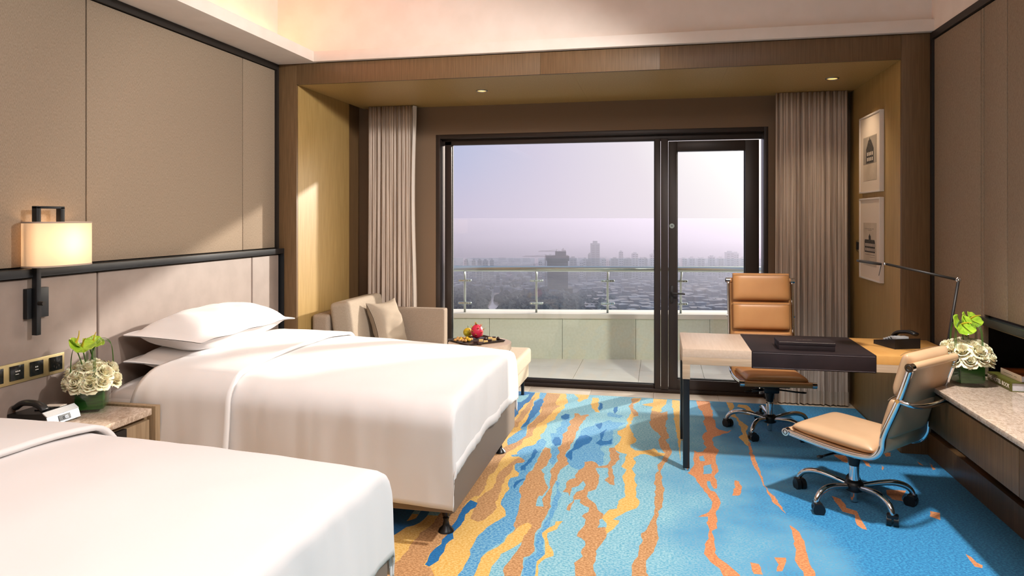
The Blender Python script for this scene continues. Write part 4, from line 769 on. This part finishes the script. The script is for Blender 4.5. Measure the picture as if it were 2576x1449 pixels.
# ================================================================ OFFICE CHAIRS
def pad_bm(w,h,t,n=12):
    bm=B()
    def s(u,v,sg):
        a=2*u-1;b=2*v-1; e=(1-abs(a)**7)*(1-abs(b)**6); return Vector((a*w/2,sg*(max(e,0)**.45*t*.5),b*h/2))
    grid(bm,lambda u,v:s(u,v,1),n,n); grid(bm,lambda u,v:s(u,v,-1),n,n); bmesh.ops.remove_doubles(bm,verts=bm.verts,dist=.0008); return bm
def office_chair(loc,rz,lab,leather,zs,zt,star,pads,tilt=.09,front=.25,arms=False):
    """local: faces -Y, origin on the floor under the column"""
    t=thing('office_chair',lab,'chair',(loc[0],loc[1],0),rz); W=.235
    zr=zs-.065
    back0=.22; prof=[(-front,zr+.010),(-front+.05,zr+.004),(-.05,zr-.012),(.12,zr-.018),(back0,zr-.002),(back0+.045,zr+.05),(back0+.060,zr+.13),(back0+.06+(zt-zs-.12)*tilt*1.0,(zs+zt)/2+.02),(back0+.065+(zt-zs)*tilt*1.25,zt-.03)]
    path=smooth_path([(0,y,z) for y,z in prof],6)
    for s in (-1,1):
        bm=B(); tube(bm,[(s*W,p.y,p.z) for p in path],.014,10,flat=(.8,1.2)); obj('side_frame',bm,'chrome',t,smooth=True)
        for q in (prof[0],prof[-1]):
            bm=B(); cyl(bm,(s*(W+.004),q[0],q[1]),.021,.03,18,'x'); cp=obj('roller_cap',bm,'chrome',t,auto=40)
            bm=B(); tube(bm,[(s*(W+.020),q[0]+.012*math.cos(a/8*PI),q[1]+.012*math.sin(a/8*PI)) for a in range(16)],.002,6,closed=True); obj('cap_ring',bm,'black_trim',cp)
    # seat sling, back sling and top rolls
    bm=B(); grid(bm,lambda u,v:Vector(((u*2-1)*(W-.012),*path[int(v*(len(path)-1))].yz)),2,len(path)-1); solid(obj('leather_sling',bm,leather,t,smooth=True),.008,0)
    for q in (prof[0],prof[-1]): bm=B(); cyl(bm,(0,q[0],q[1]),.019,2*W-.02,18,'x'); obj('edge_roll',bm,leather,t,auto=40)
    bm=pad_bm(.44,.48,.075); bmesh.ops.rotate(bm,verts=bm.verts,matrix=Matrix.Rotation(PI/2,3,'X')); bmesh.ops.translate(bm,vec=(0,-.015,zs-.034),verts=bm.verts)
    for v_ in bm.verts: v_.co.z+=-.05*(v_.co.y+.1)*.9
    sp_=obj('seat_pad',bm,leather,t,smooth=True); subsurf(sp_)
    z=zs+.015; hh=(zt+.035-z)/pads
    for k in range(pads):
        zc=z+hh*(k+.5); f_=(zc-zs)/(zt-zs); yb=back0+.018+.05*min(1,f_*3)+(zt-zs)*tilt*1.1*f_
        bm=pad_bm(.445,hh*.99,.078); p=obj('back_pad',bm,leather,t,smooth=True,loc=(0,yb-.030,zc),rot=(-math.atan(tilt*1.3),0,0)); subsurf(p)
        bm=B(); tube(bm,smooth_path([(x*.213,-.0395+.004*abs(x)**6*4,hh*.40) for x in (-1,-.6,0,.6,1)],3),.0012,5); obj('seam',bm,'bed_leather',p)
    # brace between the uprights
    zb=(zs+zt)/2+.03; i0=min(range(len(path)),key=lambda i:abs(path[i].z-zb) if path[i].y>back0 else 9); yb=path[i0].y; zb=path[i0].z
    bm=B(); tube(bm,smooth_path([(-W,yb,zb),(-W+.01,yb+.055,zb-.012),(-.12,yb+.085,zb-.022),(.12,yb+.085,zb-.022),(W-.01,yb+.055,zb-.012),(W,yb,zb)],6),.013,10); obj('back_brace',bm,'chrome',t,smooth=True)
    for s in (-1,1): bm=B(); cyl(bm,(s*(W+.012),yb,zb),.010,.012,12,'x'); obj('brace_bolt',bm,'chrome',t,auto=40)
    # under-seat mechanism
    bm=B(); box(bm,-.12,.12,-.10,.12,zr-.052,zr-.026,.008); box(bm,-.055,.055,-.07,.08,zr-.10,zr-.05,.015); obj('tilt_mechanism',bm,'plastic',t,auto=40)
    for s in (-1,1): bm=B(); tube(bm,smooth_path([(s*W,-.06,zr-.006),(s*.17,-.06,zr-.035),(s*.08,-.06,zr-.040)],4),.006,8); tube(bm,smooth_path([(s*W,.10,zr-.012),(s*.17,.10,zr-.035),(s*.08,.10,zr-.040)],4),.006,8); obj('seat_support',bm,'plastic',t,smooth=True)
    bm=B(); tube(bm,[(.04,-.03,zr-.075),(.16,-.06,zr-.082),(.20,-.065,zr-.084)],.006,8); lathe(bm,[(.001,-.006),(.016,-.004),(.018,.004),(.001,.008)],12,(.215,-.068,zr-.084),1.3,.8); obj('height_lever',bm,'plastic',t,smooth=True)
    bm=B(); tube(bm,[(-.04,-.02,zr-.080),(-.13,-.04,zr-.088)],.011,10); tube(bm,[(-.13,-.04,zr-.088),(-.185,-.05,zr-.092)],.004,8); obj('tension_lever',bm,'plastic',t,smooth=True)
    bm=B(); lathe(bm,[(.035,zr-.10),(.033,zr-.12),(.026,zr-.15),(.024,zr-.17)],18); obj('column_collar',bm,'plastic',t,auto=50)
    bm=B(); cyl(bm,(0,0,(zr-.15+.19)/2),.014,zr-.15-.17,18); obj('gas_column',bm,'steel',t,auto=40)
    bm=B(); cyl(bm,(0,0,.165),.026,.085,22); cyl(bm,(0,0,.05),.018,.07,18); obj('column_sleeve',bm,'chrome',t,auto=40)
    bm=B(); lathe(bm,[(.026,.065),(.045,.075),(.050,.10),(.044,.120),(.030,.130)],22); obj('base_hub',bm,'plastic',t,auto=40)
    for k in range(5):
        a=star-rz+2*PI*k/5; c,s=math.cos(a),math.sin(a)
        pp=smooth_path([(c*r,s*r,z_) for r,z_ in ((.035,.098),(.12,.116),(.20,.124),(.262,.110),(.292,.082),(.300,.058))],5); n_=len(pp)
        bm=B(); tube(bm,pp,.015,10,radii=[.0125+.0035*math.sin(PI*min(1,i/n_*1.1)) for i in range(n_)]); lg=obj('leg',bm,'chrome',t,smooth=True)
        cs=B(); m_=Matrix.Translation((c*.300,s*.300,0))@Matrix.Rotation(a+.9,4,'Z')
        for s2 in (-1,1):
            vs=cyl(cs,(s2*.016,.012,.0305),.0300,.022,22,'x')
        box(cs,-.026,.026,-.014,.026,.040,.064,.007); cyl(cs,(0,0,.055),.010,.016,12)
        bmesh.ops.transform(cs,matrix=m_,verts=cs.verts); obj('caster',cs,'plastic',lg,auto=40)
    if arms:
        for s in (-1,1):
            bm=B(); tube(bm,smooth_path([(s*(W+.005),-.05,zr),(s*(W+.05),-.06,zr+.03),(s*(W+.055),-.10,zs+.10),(s*(W+.045),-.12,zs+.19),(s*(W+.04),.0,zs+.20),(s*(W+.02),.18,zs+.20),(s*(W+.0),.26,zs+.17)],5),.010,8,flat=(.8,1.4)); obj('armrest',bm,'chrome',t,smooth=True)
    return t
office_chair((.777,5.37),R(4),'high backed tan leather office chair behind the desk','tan_leather',.455,1.095,R(239),3,tilt=.07)
office_chair((1.03,4.12),R(227.3),'low backed sand leather office chair in front of the desk','sand_leather',.425,.865,R(219.4),2,tilt=.22)
# ================================================================ RIGHT COUNTER AND WHAT STANDS ON IT
ct=thing('marble_counter','wall hung marble topped wooden counter along the right wall','counter',(1.55,2.6,0))
def C_(n,m,x0,x1,y0,y1,z0,z1,p=None,**k): return bx(n,m,x0-1.55,x1-1.55,y0-2.6,y1-2.6,z0,z1,p or ct,**k)
C_('marble_top','marble',1.372,1.733,.2,4.30,.655,.68,bev=.002); C_('carcass','walnut',1.41,1.735,.2,4.24,.45,.65)
for a,b in ((3.137,4.245),(2.0,3.133),(.85,1.996)): C_('drawer','walnut',1.388,1.408,a,b,.445,.635,bev=.001)
C_('shadow_gap','gasket',1.41,1.42,.2,4.24,.636,.654)
bk=thing('book','thick olive green book lying under a smaller book in the niche','book',(1.72,4.09,.68),R(-1))
# spine faces the room (-x)
bx('cover','book_green',0,.205,-.135,.135,0,.003,bk); bx('cover','book_green',0,.205,-.135,.135,.042,.045,bk); bx('spine','book_green',-.003,.004,-.135,.135,0,.045,bk,bev=.002); bx('page_block','pages',.004,.20,-.130,.130,.003,.042,bk)
mt=Matrix(((0,0,-1,-.0034),(-1,0,0,.005),(0,1,0,.022),(0,0,0,1))); text('spine_title','THE HOTEL BOOK',.030,'paper',bk,mt)
bk2=thing('book','smaller cream and orange book lying on the olive green book','book',(1.765,4.07,.7255),R(2))
bx('cover','book_orange',0,.14,-.10,.10,0,.0015,bk2); bx('cover','book_orange',0.0,.14,-.10,.10,.030,.0325,bk2); bx('spine','book_cream',-.002,.002,-.10,.10,0,.0325,bk2,bev=.001); bx('page_block','pages',.002,.137,-.098,.098,.0015,.030,bk2); bx('title_patch','paper',.05,.13,-.085,-.035,.0326,.0331,bk2)
for y0,y1 in ((-.02,.07),(-.06,-.035)): bx('spine_lettering','ink_mid',-.0024,-.0018,y0,y1,.016,.018,bk2)
lp=thing('desk_lamp','slim black jointed reading lamp with round head above the desk','lamp',(1.52,4.22,.68))
def LL(*p): return tuple(a-b for a,b in zip(p,(1.52,4.22,.68)))
bm=B(); lathe(bm,[(.05,0),(.052,.006),(.05,.012),(.012,.016),(.010,.03)],28,(-.02,.0,0)); obj('lamp_base',bm,'black_trim',lp,auto=40)
bm=B(); tube(bm,[LL(1.50,4.22,.70),LL(1.577,4.22,1.205)],.0075,10); obj('lower_arm',bm,'black_trim',lp,smooth=True)
bm=B(); tube(bm,[LL(1.578,4.22,1.213),LL(1.27,4.39,1.283)],.0072,10); obj('upper_arm',bm,'black_trim',lp,smooth=True)
bm=B(); tube(bm,[LL(1.578+.010*math.cos(a/9*PI),4.22,1.213+.010*math.sin(a/9*PI)) for a in range(18)],.0045,8,closed=True); cyl(bm,LL(1.578,4.22,1.213),.006,.018,12,'y'); obj('elbow_joint',bm,'chrome',lp,smooth=True)
bm=B(); bmesh.ops.create_uvsphere(bm,u_segments=12,v_segments=8,radius=.009); bmesh.ops.translate(bm,vec=LL(1.262,4.395,1.284),verts=bm.verts); obj('head_joint',bm,'chrome',lp,smooth=True)
bm=B(); lathe(bm,[(.060,0),(.066,.002),(.067,.010),(.062,.014),(.01,.016)],36); hd_=obj('lamp_head',bm,'black_trim',lp,auto=40,loc=LL(1.185,4.42,1.283),rot=(0,R(8),0)); 
bm=B(); cyl(bm,(0,0,-.0005),.052,.002,30); obj('diffuser',bm,'paper',hd_)
bm=B(); tube(bm,[LL(1.245,4.40,1.276),LL(1.232,4.40,1.215)],.0018,6); obj('pull_pin',bm,'black_trim',lp)
so=thing('wall_socket','small champagne socket plate on the right wall behind the bouquet','socket',(XR-.004,4.49,.955))
bx('face_plate','gold_plate',-.006,0,-.05,.05,-.045,.045,so,bev=.001); bx('socket_insert','switch',-.009,-.006,-.032,.032,-.03,.03,so)
# ================================================================ CITY IN THE HAZE (metres, 200 m below the camera)
GZ=-198.5; HC=200.0; AA=R(11.85); ca_,sa_=math.cos(AA),math.sin(AA)
def cpos(u,D):   # D = distance along the view axis
    xc=(u-1288)/1773; return D*(-sa_+xc*ca_),D*(ca_+xc*sa_)
gm=mat('city_ground','#4b525c','#5c626c',rough=.95,nscale=.012,detail=8)
gr=bx('ground',gm,-30000,30000,200,36000,GZ-5,GZ); struct(gr)
M['bld_dark']=mat('scaffolded_concrete','#3a3a3c','#2f2f33',rough=.9,nscale=.4)
M['bld_mid']=mat('apartment_concrete','#7b7f86',rough=.85)
M['bld_hazed']=mat('haze_paled_facade','#c9c6c6',rough=.85)  # haze over the faint towers is put into this paler facade colour
M['bld_win']=mat('facade_windows','#3c434c',rough=.3)
M['roof_mix']=mat('low_roofs','#808590','#5c6676',rough=.9,nscale=.02)
M['roof_pink']=mat('terrace_roofs','#9c928e','#7f848f',rough=.9,nscale=.03)
M['tree']=mat('hazy_tree_crowns','#222f38','#303d46',rough=1,nscale=.08)
M['river']=mat('pale_river','#b5a8a2',rough=.12,spec=.8)
M['crane']=mat('crane_paint','#5a4e50',rough=.6)
rt=random.Random(3)
def tower(u,D,wpx,vtop,lab,m='bld_mid',depth=None,group=None,crown=0,floors=True):
    D=min(D,HC*1773/(max(vtop+38,702)-547)+rt.uniform(-60,60)); s=D/1773; w_=wpx*s; h=HC-(vtop-547)*s; x,y=cpos(u,D); dpt=depth or w_*.8
    t=thing('tower_block',lab,'building',(x,y,GZ),AA,group)
    bx('shaft',m,-w_/2,w_/2,-dpt/2,dpt/2,0,h,t)
    if floors:
        nb=max(2,int(wpx/9)); bm=B(); nf=int(h/7)
        for k in range(nf):
            for j in range(nb):
                x0=-w_/2+w_*(j+.18)/nb; x1=-w_/2+w_*(j+.82)/nb; z=3+k*7; vs=[bm.verts.new(p) for p in ((x0,-dpt/2-.4,z),(x1,-dpt/2-.4,z),(x1,-dpt/2-.4,z+3.4),(x0,-dpt/2-.4,z+3.4))]; bm.faces.new(vs)
        if nf: o=obj('window_bands',bm,'bld_win',t); o['kind']='stuff'
    bx('roof_house',m,-w_*.25,w_*.25,-dpt*.25,dpt*.25,h,h+4+crown*s,t)
    return t
# the dark tower under construction
D0=1857; s0=D0/1773; x,y=cpos(1402,D0); t=thing('tower_block','dark unfinished concrete tower under construction behind the balustrade','building',(x,y,GZ),AA)
W0=50*s0; H0=HC-(655-547)*s0
bx('shaft','bld_dark',-W0/2,W0/2,-24,24,0,H0,t); bx('scaffold_crown','bld_dark',-W0/2-3,W0/2+3,-27,27,H0,H0+12*s0,t); bx('lift_core','bld_dark',-5,W0/2-4,-12,12,H0+12*s0,H0+23*s0,t); bx('podium','bld_dark',-W0/2-2,W0/2+12,-30,30,0,16,t)
bm=B()
for k in range(int(H0/4)): box(bm,-W0/2-.8,W0/2+.8,-25.2,25,k*4,k*4+.6)
o=obj('floor_slabs',bm,'bld_mid',t); o['kind']='stuff'
def crane(u,D,vb,vt,left,right,lab,hz=0):
    s=D/1773; x,y=cpos(u,D); z0=1.55-(vb-547)*s; z1=1.55-(vt-547)*s; t=thing('tower_crane',lab,'crane',(x,y,z0),AA); h=z1-z0; r=1.1
    bm=B()
    for a,b in ((-r,-r),(r,-r),(r,r),(-r,r)): box(bm,a-.25,a+.25,b-.25,b+.25,0,h)
    for k in range(int(h/3)): tube(bm,[(-r,-r,k*3),(r,-r,k*3+3)],.2,4); tube(bm,[(r,r,k*3),(-r,r,k*3+3)],.2,4)
    obj('mast',bm,'crane',t)
    bm=B(); box(bm,-left*s,0,-.5,.5,h-1,h-.3); box(bm,-left*s*.9,0,-.3,.3,h+1.2,h+1.6)
    for k in range(int(left*s/4)): tube(bm,[(-k*4,0,h-.6),(-k*4-2,0,h+1.4)],.15,4)
    obj('jib',bm,'crane',t); bm=B(); box(bm,0,right*s,-.8,.8,h-1,h); box(bm,right*s*.7,right*s,-1.2,1.2,h-4,h-1); obj('counter_jib',bm,'crane',t)
    bm=B(); tube(bm,[(0,0,h),(0,0,h+5*s)],.5,5); tube(bm,[(0,0,h+5*s),(-left*s*.6,0,h)],.15,4); tube(bm,[(0,0,h+5*s),(right*s*.8,0,h)],.15,4); obj('mast_head',bm,'crane',t)
crane(1372,1840,735,645,57,13,'tower crane standing left of the unfinished tower'); crane(1400,1857,655,632,46,12,'middle tower crane on top of the unfinished tower'); crane(1416.5,1860,642,629,5,6,'short tower crane on the lift core of the unfinished tower')
tower(1497,3300,21.5,612,'tallest slender grey tower to the right of the construction site','bld_mid',crown=3)
tower(1441.5,2700,17,648,'striped apartment tower right of the unfinished tower')
tower(1481,2900,12,656,'narrow dark block at the left foot of the tallest tower'); tower(1483,3700,7,639,'thin tower just left of the tallest tower')
tower(1384,4200,12,641,'pale tower peeping above the left of the unfinished tower','bld_hazed')
ORD=['first','second','third','fourth','fifth','sixth','seventh','eighth','ninth','tenth','eleventh','twelfth','thirteenth','fourteenth']
for i,(u_,w_) in enumerate(((1173,11),(1192,10),(1207,11),(1221,14),(1237.5,10))): tower(u_,3900,w_,654+(i%2),ORD[i]+' from the left of five pale slab blocks above the handrail',group='row of pale slab blocks at far left')
tower(1175,2400,12,660,'dark capped tower at the far left below the slab blocks'); tower(1206,2500,14,676,'tower rising from the wide arcaded building at left'); tower(1253,2500,9,690,'small dark tower right of the wide building at left')
x,y=cpos(1215,2480); t=thing('wide_building','long dark domed building at left below the handrail','building',(x,y,GZ),AA); bx('hall','bld_mid',-42,42,-20,20,0,22,t); 
bm=B(); lathe(bm,[(34,22),(30,30),(18,38),(.1,42)],20); obj('roof_dome',bm,'bld_mid',t,smooth=True)
rnd=random.Random(11)
TW=sorted(((1359,4200,9,657),(1463,4300,9,657),(1472,4700,12,650),(1519,4600,12,650),(1530,4300,10,654),(1546,3600,17,650),(1562,4200,10,633),(1573,4800,14,650),(1581,3300,18,651),(1597,4000,15,637),(1613,4400,14,650),(1622,3700,12,650),(1641,4700,12,640),(1652,3500,14,628),(1668,4200,16,640),(1700,4400,18,645),(1720,4700,14,650),(1740,4500,14,648),(1762,4300,18,650),(1790,5000,15,645),(1812,4600,14,648),(1835,4400,20,634),(1850,4400,14,636),(1870,4700,16,648),(1345,4700,8,664),(1508,4700,9,660)))
TW=[q for q in TW if not 1655<q[0]<1705]
nr=nd=nl=0
for u_,D_2,w_,v_ in TW:
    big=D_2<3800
    if u_<1497: lb=ORD[nl]+' from the left of the small faint towers left of the tallest tower'; nl+=1
    elif u_<1660: lb=ORD[nr]+' hazy high rise to the right of the tallest tower'; nr+=1
    else: lb=ORD[nd]+' from the left of the faint high rises seen through the door glass'; nd+=1
    tower(u_,D_2,w_,v_,lb,'bld_mid' if big else 'bld_hazed',group='hazy high rises on the skyline')
# low city, trees, river
def low(n,u0,u1,v0,v1,hmin,hmax,m,name,seed,wmin=10,wmax=26):
    rnd=random.Random(seed); bm=B()
    for i in range(n):
        v_=rnd.uniform(v0,v1); D=200*1773/(v_-547); x,y=cpos(rnd.uniform(u0,u1),D); a=rnd.uniform(wmin,wmax)/2; b=rnd.uniform(wmin,wmax)/2; h=rnd.uniform(hmin,hmax); vs=box(bm,-a,a,-b,b,0,h)
        bmesh.ops.transform(bm,matrix=Matrix.Translation((x,y,GZ))@Matrix.Rotation(AA+rnd.choice((0,.1,.5)),4,'Z'),verts=vs)
    o=obj(name,bm,m,None); return o
o=low(260,1100,1560,664,742,6,16,'roof_mix','low_rooftops',1); tag(o,'sprawl of low roofs left and behind the unfinished tower','rooftops',kind='stuff')
o=low(330,1480,1950,700,792,7,15,'roof_pink','low_rooftops',2,10,30); tag(o,'rows of pale terraced roofs at right beyond the balcony','rooftops',kind='stuff')
o=low(400,1100,1950,655,700,6,22,'roof_mix','low_rooftops',3,14,34); tag(o,'far low roofs dissolving into haze','rooftops',kind='stuff')
def trees(n,u0,u1,v0,v1,seed,lab,avoid=None):
    rnd=random.Random(seed); bm=B()
    for i in range(n):
        u_=rnd.uniform(u0,u1); v_=rnd.uniform(v0,v1)
        if avoid and avoid(u_,v_): continue
        D=200*1773/(v_-547); x,y=cpos(u_,D); r=rnd.uniform(6,13); rr=bmesh.ops.create_icosphere(bm,subdivisions=1,radius=r); 
        for q in rr['verts']: q.co=Vector((q.co.x*rnd.uniform(.8,1.2),q.co.y,q.co.z*.75*rnd.uniform(.8,1.2)))+Vector((x,y,GZ+r*.5))
    o=obj('tree_belt',bm,'tree',None); tag(o,lab,'trees',kind='stuff')
riv=lambda u_,v_: abs(u_-(1238 if v_>748 else 1238+(748-v_)*.55))<(18 if v_>760 else 10)
trees(700,1100,1235,738,800,21,'dark tree belt at left of the river',riv); trees(900,1250,1540,742,800,22,'dark tree belt right of the river below the unfinished tower',riv); trees(260,1110,1420,690,742,23,'scattered far trees among the low roofs',riv)
bm=B(); L_=[];R_=[]
for v_,c_,h_ in ((815,1225,26),(790,1232,24),(770,1238,20),(758,1243,14),(748,1248,7),(738,1254,9),(725,1262,6),(710,1266,3)):
    D=200*1773/(v_-547); L_.append((*cpos(c_-h_,D),GZ+.5)); R_.append((*cpos(c_+h_,D),GZ+.5))
for i in range(len(L_)-1): poly(bm,[L_[i],R_[i],R_[i+1],L_[i+1]])
o=obj('river',bm,'river',None); struct(o)
# haze: a real layer of scattering air over the city
hz=bx('haze',None,-30000,30000,1300,36000,GZ+.0,-38); hm=bpy.data.materials.new('city_haze'); hm.use_nodes=True; nt=hm.node_tree; nt.nodes.clear()
vs_=nt.nodes.new('ShaderNodeVolumeScatter'); vs_.inputs['Color'].default_value=(.83,.825,.96,1); vs_.inputs['Density'].default_value=.00062; vs_.inputs['Anisotropy'].default_value=.5
ab_=nt.nodes.new('ShaderNodeVolumeAbsorption'); ab_.inputs['Color'].default_value=(.56,.52,.69,1); ab_.inputs['Density'].default_value=.00085; ad_=nt.nodes.new('ShaderNodeAddShader')
oo=nt.nodes.new('ShaderNodeOutputMaterial'); nt.links.new(vs_.outputs[0],ad_.inputs[0]); nt.links.new(ab_.outputs[0],ad_.inputs[1]); nt.links.new(ad_.outputs[0],oo.inputs['Volume']); hz.data.materials.append(hm); tag(hz,'pale haze layer over the distant city','haze',kind='stuff')
